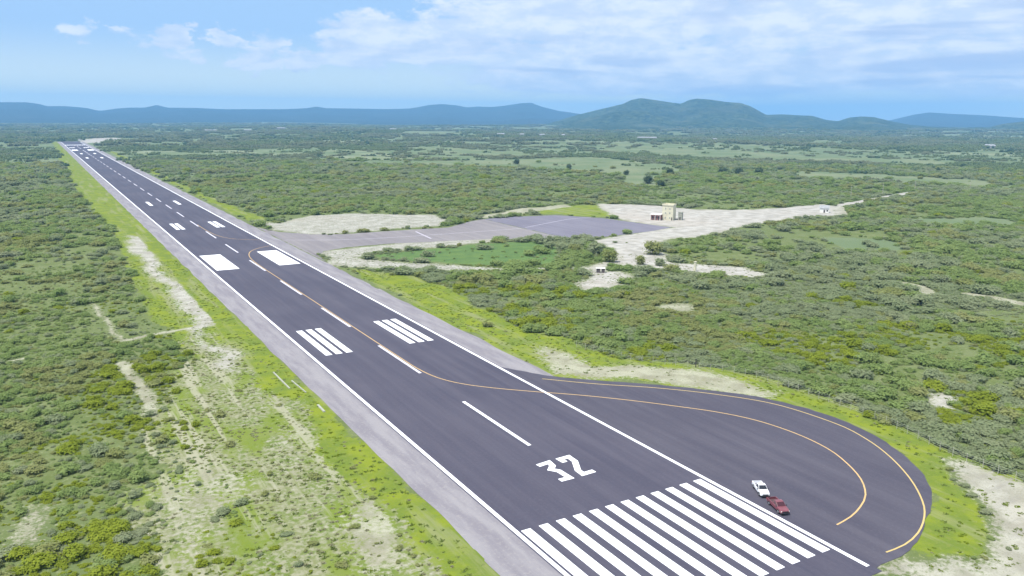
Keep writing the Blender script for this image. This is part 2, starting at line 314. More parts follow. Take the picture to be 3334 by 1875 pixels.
# ---------------------------------------------------------------- ground
def ground_material():
    m, g, b = new_mat('ground_soil', 0.95, 0.05); P = pos(g)
    sand = g.attr('sand'); grass = g.attr('grass'); field = g.attr('field'); green = g.attr('green'); thin = g.attr('thin')
    nf = g.noise(P, 0.9, 5, 0.65); nm = g.noise(P, 0.14, 5, 0.6); nl = g.noise(P, 0.012, 5, 0.6); nh = g.noise(P, 0.0016, 5, 0.6)
    nd = g.noise(P, 2.6, 4, 0.7)
    base = g.mix(g.step(nm, .38, .62), (.095, .125, .04), (.135, .16, .07))
    base = g.mix(g.step(nl, .45, .68), base, (.105, .135, .052))
    base = g.mix(g.math('MULTIPLY', g.step(nd, .45, .62), .55), base, (.10, .13, .045))
    base = g.mix(g.math('MULTIPLY', g.step(nf, .5, .72), .45), base, (.27, .28, .16))
    # far country: patchwork of wooded and open land
    far = g.attr('far')
    farc = g.mix(g.step(nl, .40, .60), (.10, .14, .07), (.15, .18, .10))
    farc = g.mix(g.step(nh, .50, .66), farc, (.12, .16, .09))
    nx = g.noise(g.mapping(P, (.0035, .0016, 1), (5, 3, 0), (0, 0, .5)), 1.0, 4, .6)
    farc = g.mix(g.math('MULTIPLY', g.step(nx, .57, .66), .7), farc, (.21, .235, .15))
    base = g.mix(far, base, farc)
    def edge(a, lo=.42, hi=.58, k=.9):
        return g.step(g.math('ADD', a, g.math('MULTIPLY', g.math('SUBTRACT', nf, .5), k)), lo, hi)
    fcol = g.mix(g.step(nl, .4, .62), (.115, .155, .08), (.16, .185, .105))
    base = g.mix(edge(field, k=.4), base, fcol)
    base = g.mix(edge(green, k=.5), base, g.mix(g.step(nm, .35, .65), (.075, .13, .045), (.10, .16, .05)))
    gc = g.mix(g.step(nm, .36, .6), (.165, .205, .02), (.115, .16, .026))
    gc = g.mix(g.math('MULTIPLY', g.step(nf, .5, .66), .5), gc, (.17, .19, .055))
    streak = g.noise(g.mapping(P, (.22, .02, .2), (2, 1, 0)), 1.0, 5, .6)
    gc = g.mix(g.math('MULTIPLY', g.step(streak, .5, .66), .75), gc, (.20, .215, .10))
    base = g.mix(edge(grass), base, gc)
    tcol = g.mix(g.step(nm, .4, .6), (.165, .18, .085), (.11, .15, .035))
    nq = g.noise(g.mapping(P, (.09, .035, 1), (4, 6, 0)), 1.0, 4, .6); tcol = g.mix(g.math('MULTIPLY', g.step(nq, .46, .58), .75), tcol, (.135, .18, .025))
    tcol = g.mix(g.math('MULTIPLY', g.step(nf, .42, .62), g.step(nq, .62, .45)), tcol, (.24, .24, .16))
    ls = g.noise(g.mapping(P, (.28, .016, 1), (7, 2, 0)), 1.0, 4, .6); tcol = g.mix(g.math('MULTIPLY', g.step(ls, .52, .62), .8), tcol, (.29, .285, .205))
    base = g.mix(edge(g.math('MULTIPLY', thin, .95)), base, tcol)
    sc = g.mix(g.step(nm, .35, .65), (.28, .268, .24), (.40, .388, .365))
    sc = g.mix(g.math('MULTIPLY', g.step(nd, .48, .7), .6), sc, (.19, .19, .12))
    sc = g.mix(g.math('MULTIPLY', g.step(nl, .5, .7), .35), sc, (.36, .31, .265))
    tan = g.mix(g.step(nm, .35, .65), (.22, .215, .155), (.32, .32, .24)); tan = g.mix(g.math('MULTIPLY', g.step(nd, .48, .7), .6), tan, (.13, .14, .07))
    tan = g.mix(g.math('MULTIPLY', g.step(nl, .5, .7), .35), tan, (.25, .225, .175)); tan = g.mix(g.math('MULTIPLY', g.step(nf, .58, .72), .6), tan, (.36, .36, .30))
    sc = g.mix(g.attr('yard'), tan, sc)
    rut = g.noise(g.mapping(P, (.04, .35, 1), (3, 8, 0), (0, 0, -.35)), 1.0, 5, .65)
    sc = g.mix(g.math('MULTIPLY', g.math('MULTIPLY', g.step(rut, .50, .66), .65), g.attr('yard')), sc, (.22, .21, .19))
    base = g.mix(g.step(g.math('ADD', g.math('ADD', sand, g.math('MULTIPLY', g.math('SUBTRACT', nf, .5), 1.5)), g.math('MULTIPLY', g.math('SUBTRACT', nd, .5), .7)), .38, .72), base, sc)
    lk(g.nt, base, b.inputs['Base Color'])
    bp = g.nt.nodes.new('ShaderNodeBump'); bp.inputs['Strength'].default_value = .5; bp.inputs['Distance'].default_value = .25
    lk(g.nt, nf, bp.inputs['Height']); lk(g.nt, bp.outputs[0], b.inputs['Normal'])
    return m
def axis(lo, hi, step, far, ratio=1.07):
    a = list(np.arange(lo, hi, step)); d = step; x = a[-1]
    while x < far: d *= ratio; x += d; a.append(x)
    d = step; x = lo; L = []
    while x > -far: d *= ratio; x -= d; L.append(x)
    return np.array(L[::-1]+a)
def far_height(X, Y):
    """low swells of the land, zero where the airfield and near fields lie"""
    r = np.hypot(X-CAM[0], Y-CAM[1]); k = np.clip((r-1700)/2500, 0, 1); k = k*k*(3-2*k)
    side = np.clip((X-250)/900, 0, 1)
    return k*side*(fbm(X, Y, 1900, 5)-.35)*55 - 0*k
def build_ground():
    xs = axis(-170, 560, 1.9, 14000); ys = axis(-35, 620, 1.9, 14000)
    X, Y = np.meshgrid(xs, ys); nx, ny = len(xs), len(ys); X = X.ravel(); Y = Y.ravel()
    sand, grass, field, green, paved, thin = zone_fields(X, Y)
    Zc = far_height(X, Y)
    yard = np.maximum.reduce([np.clip(.5+sdf(Z[k], X, Y)/14, 0, 1) for k in ('sand_a', 'sand_b', 'sand_c', 'far_end', 'bare4', 'bare1')])
    yard = np.maximum(yard, np.clip(12-ldist(Z['tr2'], X, Y), 0, 1)); yard = np.maximum(yard, .75*np.clip(.5+sdf(Z['L1'], X, Y)/4, 0, 1)); yard = np.maximum(yard, .6*np.clip(.5+sdf(Z['sand_br'], X, Y)/12, 0, 1))
    near = np.hypot(X-CAM[0], Y-CAM[1]) < 1500
    soft = np.clip(1-paved*1.5, 0, 1)
    Zc = Zc + near*soft*(fbm(X, Y, 23, 3)-.62).clip(0, 1)*1.6
    Zc = np.where((paved > .02), -.02, Zc)
    idx = np.arange(nx*ny).reshape(ny, nx)
    F = np.stack([idx[:-1, :-1], idx[:-1, 1:], idx[1:, 1:], idx[1:, :-1]], -1).reshape(-1, 4)
    me = bpy.data.meshes.new('ground'); me.vertices.add(len(X)); me.vertices.foreach_set('co', np.stack([X, Y, Zc], -1).ravel())
    me.loops.add(F.size); me.polygons.add(len(F)); me.loops.foreach_set('vertex_index', F.ravel().astype(np.int32))
    me.polygons.foreach_set('loop_start', np.arange(0, F.size, 4, dtype=np.int32)); me.polygons.foreach_set('loop_total', np.full(len(F), 4, np.int32))
    me.update(calc_edges=True); me.polygons.foreach_set('use_smooth', np.ones(len(F), bool))
    r = np.hypot(X-CAM[0], Y-CAM[1]); far = np.clip((r-650)/700, 0, 1)
    for n, a in (('sand', sand), ('grass', grass), ('field', field), ('green', green), ('thin', thin), ('far', far), ('yard', yard)):
        at = me.attributes.new(n, 'FLOAT', 'POINT'); at.data.foreach_set('value', a.astype(np.float32))
    me.materials.append(ground_material()); o = bpy.data.objects.new('ground', me); C.objects.link(o)
    tag(o, kind='structure'); return o
build_ground()

# ---------------------------------------------------------------- paved surfaces
def asphalt(name, c0, c1, streaks=1.0, worn=(.2, .19, .22), wk=.3, rot=0.0):
    m, g, b = new_mat(name, 0.8, 0.25); P = pos(g)
    big = g.noise(P, .022, 4, .55); s1 = g.noise(g.mapping(P, (.30, .012, 1), (1, 2, 0), (0, 0, rot)), 1.0, 5, .6)
    s2 = g.noise(g.mapping(P, (1.3, .03, 1), (4, 1, 0), (0, 0, rot)), 1.0, 4, .6); fine = g.noise(P, 1.7, 4, .7)
    f = g.math('ADD', g.math('MULTIPLY', big, .35), g.math('ADD', g.math('MULTIPLY', s1, .50), g.math('MULTIPLY', s2, .15)))
    c = g.mix(g.step(f, .34, .66), c0, c1)
    blot = g.noise(g.mapping(P, (.05, .035, 1), (9, 4, 0), (0, 0, rot)), 1.0, 5, .65)
    c = g.mix(g.math('MULTIPLY', g.step(blot, .52, .72), .5), c, tuple(a*.86+b*.1 for a, b in zip(c0, c1)))
    c = g.mix(g.math('MULTIPLY', g.step(fine, .45, .8), wk), c, worn)
    lk(g.nt, c, b.inputs['Base Color']); return m
M_ASPH = asphalt('asphalt', (.047, .045, .069), (.075, .070, .094), wk=.16, worn=(.15,.145,.165))
M_PAD = asphalt('asphalt_pad', (.050, .047, .068), (.078, .073, .094), wk=.18, worn=(.15,.145,.165), rot=.2)
M_OLD = asphalt('asphalt_old', (.15, .137, .148), (.215, .198, .20), worn=(.29, .265, .25), wk=.5)
M_APR = asphalt('asphalt_apron', (.118, .112, .148), (.165, .157, .192), worn=(.24, .225, .225), wk=.3)
def shoulder_mat():
    m, g, b = new_mat('shoulder_concrete', .9, .1); P = pos(g)
    a = g.noise(g.mapping(P, (.35, .05, 1)), 1.0, 5, .6); n = g.noise(P, 1.3, 4, .7)
    c = g.mix(g.step(a, .35, .65), (.18, .17, .192), (.24, .23, .244)); c = g.mix(g.math('MULTIPLY', g.step(n, .5, .7), .4), c, (.31, .29, .275))
    lk(g.nt, c, b.inputs['Base Color']); return m
M_SHL = shoulder_mat()
def paint(name, col, wear=.25):
    m, g, b = new_mat(name, .6, .3); P = pos(g); n = g.noise(g.mapping(P, (1.2, .25, 1)), 1.0, 5, .7)
    d = tuple(c*.72 for c in col)
    lk(g.nt, g.mix(g.math('MULTIPLY', g.step(n, .5, .75), wear*2), col, d), b.inputs['Base Color']); return m
M_WHITE = paint('white_paint', (.82, .83, .86)); M_WORNW = paint('white_paint_worn', (.55, .54, .60), .5)
M_YEL = paint('yellow_paint', (.52, .35, .15), .4); M_YEL2 = paint('yellow_paint_fresh', (.48, .36, .14), .3); M_EDGEY = paint('edge_paint', (.46, .43, .50), .3)

def jag(poly, amp, step, seed, closed=True):
    out = []; n = len(poly)
    for i in range(n if closed else n-1):
        a = Vector((*poly[i], 0)); b = Vector((*poly[(i+1) % n], 0)); k = max(1, int((b-a).length/step))
        d = (b-a).normalized(); nr = Vector((-d.y, d.x, 0))
        for j in range(k):
            p = a.lerp(b, j/k); q = (mnoise.noise(Vector((p.x*.35, p.y*.35, seed)))+.5*mnoise.noise(Vector((p.x*1.1, p.y*1.1, seed))))*amp
            out.append((p.x+nr.x*q, p.y+nr.y*q))
    return out
def strip(x0, x1, y0, y1, amp0, amp1, z0, z1, seed, step=4):
    L = []; R_ = []; y = y0
    while y < y1:
        f = 1.0
        L.append((x0+mnoise.noise(Vector((y*.06, seed, 0)))*amp0, y)); R_.append((x1+mnoise.noise(Vector((y*.06, seed+5, 0)))*amp1, y))
        y += step*(1 if y < 600 else 4)
    L.append((x0, y1)); R_.append((x1, y1))
    v = []; f = []
    for (a, b), (c, d) in zip(L, R_): v += [(a, b, z0), (a, b, z1), (c, d, z1), (c, d, z0)]
    for i in range(len(L)-1):
        k = 4*i; f += [(k+1, k+2, k+6, k+5), (k, k+1, k+5, k+4), (k+2, k+3, k+7, k+6)]
    f += [(0, 3, 2, 1), (4*len(L)-4, 4*len(L)-3, 4*len(L)-2, 4*len(L)-1)]
    return v, f
# shoulders are slabs butted against the carriageway
v, f = strip(-30.0, -22.0, -8, RWY_END-30, .8, 0, -.5, .035, 1)
tag(link_mesh('shoulder', v, f, M_SHL), kind='structure')
v, f = strip(22.0, 30.6, 98, RWY_END-30, 0, .8, -.5, .035, 2)
tag(link_mesh('shoulder', v, f, M_SHL), kind='structure')
v, f = strip(-22.0, 22.0, -8, RWY_END, 0, 0, -.5, .05, 3)
runway = tag(link_mesh('runway', v, f, M_ASPH), kind='structure')
pad = [(22.0, 112), (28.5, 100.2)] + smooth_line(Z['pad'], 3.0)[1:]
pad = [p for p in pad if p[0] >= 22.0] + [(22.0, -7.0)]
pj = jag(pad[:-1], .35, 1.5, 7, closed=False) + [pad[-2], (22.0, -7.0)]
v, f = prism(pj, -.5, .046); turn_pad = tag(link_mesh('turn_pad', v, f, M_PAD), kind='structure')
# taxiway and apron
taxi_poly = [(31.2, 440), (38, 413), (52, 394), (70, 385), (91, 386), (138, 383.4), (164, 404), (178, 411), (178, 303), (158.8, 311), (141.7, 327), (113, 332), (80, 338), (55, 337), (40, 330), (33, 318), (31.2, 296)]
v, f = prism(jag(taxi_poly, .8, 3, 9), -.5, .03); taxiway = tag(link_mesh('taxiway', v, f, M_OLD), kind='structure')
apron_poly = [(178.6, 411.5), (203, 413.9), (236, 407.7), (256, 376.5), (260.6, 347), (265.8, 317.1), (240, 309), (215.7, 305), (196, 303), (178.6, 304)]
v, f = prism(jag(apron_poly, .7, 3, 12), -.5, .036); apron = tag(link_mesh('apron', v, f, M_APR), kind='structure')

# ---- painted markings (parts of the runway)
ZM = .056
def mark(name, verts, faces, mat, parent=runway, **kw):
    o = link_mesh(name, verts, faces, mat, parent); 
    if 'label' in kw: o['label'] = kw['label']
    return o
def rect(name, x0, x1, y0, y1, mat, z=ZM, parent=runway):
    n = max(1, int((y1-y0)/60)); v = []; f = []
    for i in range(n+1):
        y = y0+(y1-y0)*i/n; v += [(x0, y, z), (x1, y, z)]
        if i: f.append((2*i-2, 2*i-1, 2*i+1, 2*i))
    return mark(name, v, f, mat, parent)
for i in range(12):
    x = -20.45+3.535*i; rect('threshold_stripe', x, x+1.85, .3, 30.5, M_WHITE)
for s in (-1, 1):
    a, b = sorted((s*20.92, s*21.72)); rect('edge_line', a, b, -6.0 if s > 0 else -8, RWY_END-70, M_WHITE)
for i in range(39):
    y = 60.85+57.07*i
    if y+31 > 2010 or 1740 < y < 1800: continue
    w = .42
    if i > 25: w = .8
    rect('centreline_dash', -w, w, y, y+31.2, M_WHITE if i < 1 else M_WORNW)
for s in (-1, 1):
    for k in range(3):
        a, b = sorted((s*(9.15+3.12*k), s*(11.15+3.12*k)))
        rect('touchdown_bar', a, b, 146.6, 178.0, M_WHITE)
    for k in range(2):
        a, b = sorted((s*(9.15+3.12*k), s*(11.3+3.12*k)))
        rect('touchdown_bar', a, b, 450.5, 481.9, M_WHITE)
    a, b = sorted((s*9.15, s*11.5)); rect('touchdown_bar', a, b, 603.4, 634.8, M_WHITE)
    a, b = sorted((s*9.1, s*19.1)); rect('aiming_point_block', a, b, 300, 344.7, M_WHITE)
    # the same set at the far end
    a, b = sorted((s*8.8, s*19.3)); rect('aiming_point_block', a, b, 1730, 1785, M_WHITE)
    for y in (1400, 1570):
        a, b = sorted((s*8.9, s*12.6)); rect('touchdown_bar', a, b, y, y+34, M_WHITE)
    for k in range(3):
        a, b = sorted((s*(8.6+3.6*k), s*(11.0+3.6*k))); rect('touchdown_bar', a, b, 1880, 1915, M_WHITE)
for i in range(12):
    x = -20.2+3.4*i; rect('threshold_stripe', x, x+2.0, 2050, 2090, M_WHITE)
# numerals
three = [[(-3.9,50.55),(-3.9,52.5),(-0.55,52.5),(-0.55,50.55)], ]
def poly_mark(name, polys, mat, dx=0, dy=0, flip=False, label=None):
    V = []; F = []
    for k, pl in enumerate(polys):
        q = [((-x if flip else x)+dx, (-y if flip else y)+dy, ZM) for x, y in pl]; n = len(q)
        a = sum(q[i][0]*q[(i+1) % n][1]-q[(i+1) % n][0]*q[i][1] for i in range(n))
        if a < 0: q = q[::-1]
        F.append(tuple(range(len(V), len(V)+n))); V += q
    o = mark(name, V, F, mat)
    if label: o['label'] = label
    return o
# strokes meet edge to edge, none overlap
def stroke(name, pts, w, label):
    """one numeral painted as a single mitred stroke of even width"""
    V = []; F = []
    P_ = [Vector(p) for p in pts]
    for i, p in enumerate(P_):
        a = (p-P_[i-1]).normalized() if i else (P_[1]-p).normalized(); b = (P_[i+1]-p).normalized() if i < len(P_)-1 else a
        n1 = Vector((-a.y, a.x)); n2 = Vector((-b.y, b.x)); m = (n1+n2); m = m.normalized() if m.length > .2 else n1
        k = w/2/max(.62, m.dot(n1)); V += [(p.x-m.x*k, p.y-m.y*k, ZM), (p.x+m.x*k, p.y+m.y*k, ZM)]
        if i: F.append((2*i-2, 2*i, 2*i+1, 2*i-1))
    o = mark(name, V, F, M_WHITE); o['label'] = label
stroke('runway_numeral', [[-3.98, 51.24], [-1.16, 51.62], [-1.4, 49.77], [-2.68, 48.48], [-1.68, 47.15], [-1.52, 43.48], [-3.86, 43.49]], 1.28, 'white numeral 3')
stroke('runway_numeral', [[1.76, 49.96], [1.64, 51.73], [3.87, 51.86], [3.77, 49.39], [1.81, 45.48], [1.69, 43.58], [4.5, 43.72]], 1.28, 'white numeral 2')
ONE = [[(-3.2,43),(-3.2,52),(-2.0,52),(-2.0,43)]]
FOUR = [[(3.3,43),(3.3,52),(4.5,52),(4.5,43)],[(.6,45.4),(.6,47),(3.3,47),(3.3,45.4)],[(.6,47),(.6,52),(1.8,52),(1.8,47)]]
poly_mark('runway_numeral', ONE, M_WHITE, 0, 2070, True, label='faint white numeral 1 at the far end'); poly_mark('runway_numeral', FOUR, M_WHITE, 0, 2070, True, label='faint white numeral 4 at the far end')
# yellow taxi guide lines
c_main = [(.75, 292), (.8, 240), (.8, 180), (.8, 135), (1.0, 122)] + [tuple(p) for p in Z['yel_pad'][1:]]
v, f = ribbon(smooth_line(c_main, 2.0), .3, ZM+.004); mark('taxi_guide_line', v, f, M_YEL)
v, f = ribbon(smooth_line([(26.5, 97.5)] + Z['yel_out'], 2.0), .3, ZM+.004); mark('turn_pad_edge_line', v, f, M_YEL2, turn_pad)
v, f = ribbon(smooth_line([(.8, 291), (.8, 302), (1.3, 320), (3.2, 336), (7.5, 349), (15, 358), (20.4, 361)], 2.0), .34, ZM+.004); mark('taxi_guide_line', v, f, M_YEL)
v, f = ribbon(smooth_line([(.9, 470), (1.0, 440), (2.5, 415), (7, 398), (14.8, 389), (20.5, 385)], 2.0), .3, ZM+.004); mark('taxi_guide_line', v, f, M_YEL)
v, f = ribbon(smooth_line([(33, 378), (62, 364), (97, 359), (150, 358), (177, 358)], 3.0), .45, .034); mark('taxi_guide_line', v, f, M_EDGEY, taxiway)
v, f = ribbon([(108, 345), (112, 376)], .9, .034); mark('holding_line', v, f, M_EDGEY, taxiway)
v, f = ribbon(smooth_line([(181, 360), (205, 372), (232, 384), (250, 384)], 3.0), .5, .04); mark('taxi_guide_line', v, f, M_EDGEY, apron)

# ---------------------------------------------------------------- hills
def hill_material(name, c0, c1, c2):
    m, g, b = new_mat(name, 1.0, 0.0); P = pos(g)
    n1 = g.noise(P, .0035, 6, .6); n2 = g.noise(P, .03, 5, .7); n3 = g.noise(P, .0012, 4, .6)
    c = g.mix(g.step(n2, .35, .65), c0, c1); c = g.mix(g.math('MULTIPLY', g.step(n1, .5, .7), .6), c, c2)
    c = g.mix(g.math('MULTIPLY', g.step(n3, .5, .7), .4), c, c0)
    lk(g.nt, c, b.inputs['Base Color'])
    bp = g.nt.nodes.new('ShaderNodeBump'); bp.inputs['Strength'].default_value = 1.0; bp.inputs['Distance'].default_value = 22
    lk(g.nt, n2, bp.inputs['Height']); lk(g.nt, bp.outputs[0], b.inputs['Normal']); return m
def ridge(name, prof, r0, rc, r1, mat, rough, seed, nphi=460, nr=90):
    """range of hills: crest heights along its bearing, with its own foothills, gullies and back slope"""
    pa = np.array([p[0] for p in prof]); pe = np.array([p[1] for p in prof])
    phi = np.linspace(pa[0]-.02, pa[-1]+.02, nphi); el = np.interp(phi, pa, pe)
    k = np.exp(-np.linspace(-3, 3, 5)**2); k /= k.sum(); el = np.convolve(np.pad(el, 2, 'edge'), k, 'valid')
    fade = np.clip(np.minimum(phi-phi[0], phi[-1]-phi)/.03, 0, 1)
    crest = np.maximum(CAM[2]+rc*np.tan(el), -20)
    t = np.linspace(0, 1, nr); PH, T = np.meshgrid(phi, t)
    RR = np.where(T < .62, r0+(rc-r0)*T/.62, rc+(r1-rc)*(T-.62)/.38)
    X = CAM[0]+RR*np.sin(PH); Y = CAM[1]+RR*np.cos(PH)
    s = np.where(T < .62, T/.62, 1-(T-.62)/.38); s = np.clip(s, 0, 1)
    shp = s**1.55*(1-.0*s)
    spur = (fbm(X, Y, rough*9, seed)-.5)*2; rg = 1-np.abs(fbm(X, Y, rough*5, seed+9)-.5)*5; spur = spur*.8-.35*np.clip(rg, 0, 1)+.1; fine = (fbm(X, Y, rough*2.4, seed+3)-.5)*2
    env = 4*s*(1-s)
    H = crest[None, :]*fade[None, :]*shp*(1+env*(.8*spur+.3*fine)) - 6*(s < .02)
    V = np.stack([X, Y, H-4], -1).reshape(-1, 3); idx = np.arange(nr*nphi).reshape(nr, nphi)
    F = np.stack([idx[:-1, :-1], idx[:-1, 1:], idx[1:, 1:], idx[1:, :-1]], -1).reshape(-1, 4)
    me = bpy.data.meshes.new(name); me.from_pydata(V.tolist(), [], F[:, ::-1].tolist()); me.materials.append(mat)
    me.polygons.foreach_set('use_smooth', [True]*len(me.polygons)); me.update()
    o = bpy.data.objects.new(name, me); C.objects.link(o); tag(o, kind='structure'); return o
P_FAR = [[-0.35,.010],[-0.27,.014],[-0.2,.013],[-0.1,.0115],[-0.0763,0.0121],[-0.0244,0.0126],[-0.0012,0.013],[0.0111,0.0113],[0.0165,0.0092],[0.0336,0.0094],[0.0538,0.0077],[0.0668,0.0046],[0.0836,0.0074],[0.0958,0.0085],[0.1113,0.0087],[0.124,0.0118],[0.1348,0.0089],[0.1653,0.0089],[0.1914,0.0078],[0.2626,0.0085],[0.2871,0.0098],[0.2977,0.012],[0.3082,0.01],[0.3403,0.01],[0.3801,0.0096],[0.4057,0.0105],[0.4204,0.0128],[0.4315,0.0151],[0.4463,0.0163],[0.4648,0.0146],[0.4759,0.0125],[0.4908,0.0137],[0.5056,0.0131],[0.5205,0.0147],[0.5428,0.0181],[0.554,0.0185],[0.5652,0.0142],[0.5876,0.0089],[0.6099,0.0061],[0.6396,0.002],[0.6728,-0.0007],[0.8,-.0005],[.9,0]]
P_MAIN = [[0.5207,-0.0135],[0.558,-0.0088],[0.5767,-0.0054],[0.6099,0.0047],[0.6386,0.0118],[0.6644,0.018],[0.6737,0.0227],[0.6857,0.0249],[0.702,0.0228],[0.7183,0.0204],[0.7324,0.0186],[0.7414,0.0229],[0.7506,0.0247],[0.7665,0.0233],[0.7824,0.0209],[0.8005,0.0195],[0.8118,0.016],[0.8303,0.006],[0.8478,0.0068],[0.8653,0.0058],[0.8803,0.0052],[0.8954,0.0009],[0.9082,-0.0007],[0.9203,0.0037],[0.9326,0.0048],[0.9449,0.0042],[0.9612,0.0003],[0.9814,-0.0038],[1.0012,-0.0056],[1.0288,-0.0063],[1.0572,-0.0056],[1.0693,-0.002],[1.0878,0.0006],[1.1182,0.0024],[1.16,.003],[1.25,.001],[1.35,.005],[1.5,.003]]
P_RIGHT = [[0.80,-.002],[0.8992,-0.0018],[0.9312,-0.0002],[0.9612,0.0003],[0.9843,0.0067],[0.9996,0.0094],[1.0186,0.0078],[1.0374,0.007],[1.0559,0.0061],[1.0828,0.004],[1.105,0.0035],[1.2,.006],[1.4,.008],[1.5,.005]]
M_HILL = hill_material('hill_forest', (.018, .04, .022), (.085, .12, .06), (.13, .15, .09))
M_RANGE = hill_material('range_forest', (.035, .05, .04), (.05, .07, .05), (.07, .08, .06))
ridge('hills', P_MAIN, 4300, 6900, 9500, M_HILL, 95, 4)
ridge('mountain_range', P_FAR, 7600, 11500, 14500, M_RANGE, 240, 8)
ridge('mountain_range', P_RIGHT, 9500, 12500, 14800, M_RANGE, 240, 14, nphi=160)

# ---------------------------------------------------------------- plants
def leaf_mat(name, c0, c1, c2, patch=.03):
    m, g, b = new_mat(name, .9, .05); P = pos(g)
    oi = g.nt.nodes.new('ShaderNodeObjectInfo').outputs['Random']
    a = g.noise(P, patch, 3, .6); n = g.noise(P, 1.3, 3, .6)
    c = g.mix(g.step(a, .35, .65), c0, c1); c = g.mix(g.math('MULTIPLY', g.step(n, .4, .7), .5), c, c2)
    c = g.mix(g.math('MULTIPLY', oi, .35), c, c0)
    lk(g.nt, c, b.inputs['Base Color'])
    tr = g.nt.nodes.new('ShaderNodeBsdfTranslucent'); lk(g.nt, c, tr.inputs[0])
    ms = g.nt.nodes.new('ShaderNodeMixShader'); ms.inputs[0].default_value = .48
    out = g.nt.nodes['Material Output']; lk(g.nt, b.outputs[0], ms.inputs[1]); lk(g.nt, tr.outputs[0], ms.inputs[2]); lk(g.nt, ms.outputs[0], out.inputs[0])
    return m
M_GREY = leaf_mat('leaf_grey_green', (0.242, 0.297, 0.154), (0.286, 0.325, 0.187), (0.341, 0.363, 0.231))
M_GREEN = leaf_mat('leaf_green', (0.209, 0.292, 0.094), (0.259, 0.330, 0.116), (0.319, 0.380, 0.154))
M_YELLOW = leaf_mat('leaf_yellow_green', (.22, .28, .03), (.265, .32, .035), (.33, .37, .06))
M_OLIVE = leaf_mat('leaf_olive', (0.248, 0.286, 0.094), (0.297, 0.319, 0.127), (0.352, 0.358, 0.187))
M_DARK = leaf_mat('leaf_dark', (.085, .13, .065), (.12, .165, .08), (.155, .19, .10))
M_BARK = flat_mat('bark', (.16, .13, .10), .9, .1, .3, 3)
def leaf_cloud(r, h, z0, n, size, lobes, rnd, core=True):
    """crown: leaf clumps scattered over several uneven lobes; returns verts, faces"""
    V = []; F = []; L = []
    for i in range(lobes):
        a = rnd.uniform(0, 6.283); d = r*rnd.uniform(.15, .62) if i else 0
        L.append((math.cos(a)*d, math.sin(a)*d, z0+h*rnd.uniform(.30, .62), r*rnd.uniform(.38, .62), h*rnd.uniform(.30, .44)))
    for i in range(n):
        lx, ly, lz, lr, lh = rnd.choice(L)
        u = rnd.uniform(-1.0, 1); a = rnd.uniform(0, 6.283); q = math.sqrt(max(0, 1-u*u)); k = rnd.uniform(.78, 1.0)+abs(rnd.gauss(0, .17))
        p = Vector((lx+lr*q*math.cos(a)*k, ly+lr*q*math.sin(a)*k, max(rnd.uniform(.02, .12)*h, lz+(lh*k if u > 0 else (lz-z0*.2))*u)))
        nrm = Vector((q*math.cos(a)*.8, q*math.sin(a)*.8, max(u, -.1)+.55)) + Vector((rnd.uniform(-.5, .5), rnd.uniform(-.5, .5), rnd.uniform(-.2, .5)))
        nrm.normalize(); t = nrm.orthogonal().normalized(); t.rotate(Matrix.Rotation(rnd.uniform(0, 6.283), 3, nrm)); b = nrm.cross(t)
        s = size*rnd.uniform(.55, 1.25); k0 = len(V)
        V += [p-t*s-b*s*.6, p+t*s*.2-b*s, p+t*s*1.1+b*s*.1, p+t*s*.1+b*s*.9]; F.append((k0, k0+1, k0+2, k0+3))
    if core:
        for lx, ly, lz, lr, lh in L:
            k0 = len(V); R1 = lr*.74; H1 = lh*.74
            V += [Vector((lx, ly, lz+H1)), Vector((lx, ly, lz-H1))]
            for j in range(6):
                a = j*1.0472; V.append(Vector((lx+R1*math.cos(a), ly+R1*math.sin(a), lz+H1*.15*(-1)**j)))
            for j in range(6): F += [(k0, k0+2+j, k0+2+(j+1) % 6), (k0+1, k0+2+(j+1) % 6, k0+2+j)]
    return V, F
def trunk_mesh(h, r, rnd):
    m = MB(); m.tube((0, 0, -.2), (r*.2, 0, h*.45), .11*h/3, .07*h/3, 7)
    for i in range(5):
        a = i*1.26+rnd.uniform(-.3, .3); z = h*rnd.uniform(.12, .42)
        p = (r*.2*z/h, 0, z); q = (math.cos(a)*r*.6, math.sin(a)*r*.6, h*rnd.uniform(.55, .75)); m.tube(p, q, .05*h/3, .018*h/3, 5)
    return m
KINDS = [('grey', M_GREY), ('green', M_GREEN), ('yellow', M_YELLOW), ('olive', M_OLIVE)]
scrub_lib = bpy.data.collections.new('scrub_kinds')       # shapes the scrub is scattered from; index order matters
tuft_lib = bpy.data.collections.new('tuft_kinds'); wood_lib = bpy.data.collections.new('wood_kinds')
def lib_obj(lib, name, V, F, mats, mi=None):
    me = bpy.data.meshes.new(name); me.from_pydata([tuple(v) for v in V], [], F)
    for m in mats: me.materials.append(m)
    if mi is not None: me.polygons.foreach_set('material_index', mi)
    me.update(); o = bpy.data.objects.new(name, me); lib.objects.link(o); return o
NV = 3
crown_me = {}; trunk_me = {}
for ki, (kn, km) in enumerate(KINDS):
    for j in range(NV):
        rnd = random.Random(100*ki+j); h = 1.0*[.82, .70, .95][j]
        V, F = leaf_cloud(1.0, h, .04, 620, .085, [5, 7, 6][j], rnd)
        t = trunk_mesh(h, 1.0, rnd); nV = len(V)
        lib_obj(scrub_lib, 'shrub_%d%d' % (ki, j), V+[Vector(q) for q in t.v], F+[tuple(i+nV for i in q) for q in t.f], [km, M_BARK], [0]*len(F)+[1]*len(t.f))
        me = bpy.data.meshes.new('crown'); me.from_pydata([tuple(v) for v in V], [], F); me.materials.append(km); crown_me[ki, j] = me
        me = bpy.data.meshes.new('trunk'); me.from_pydata(t.v, [], t.f); me.materials.append(M_BARK); trunk_me[ki, j] = me
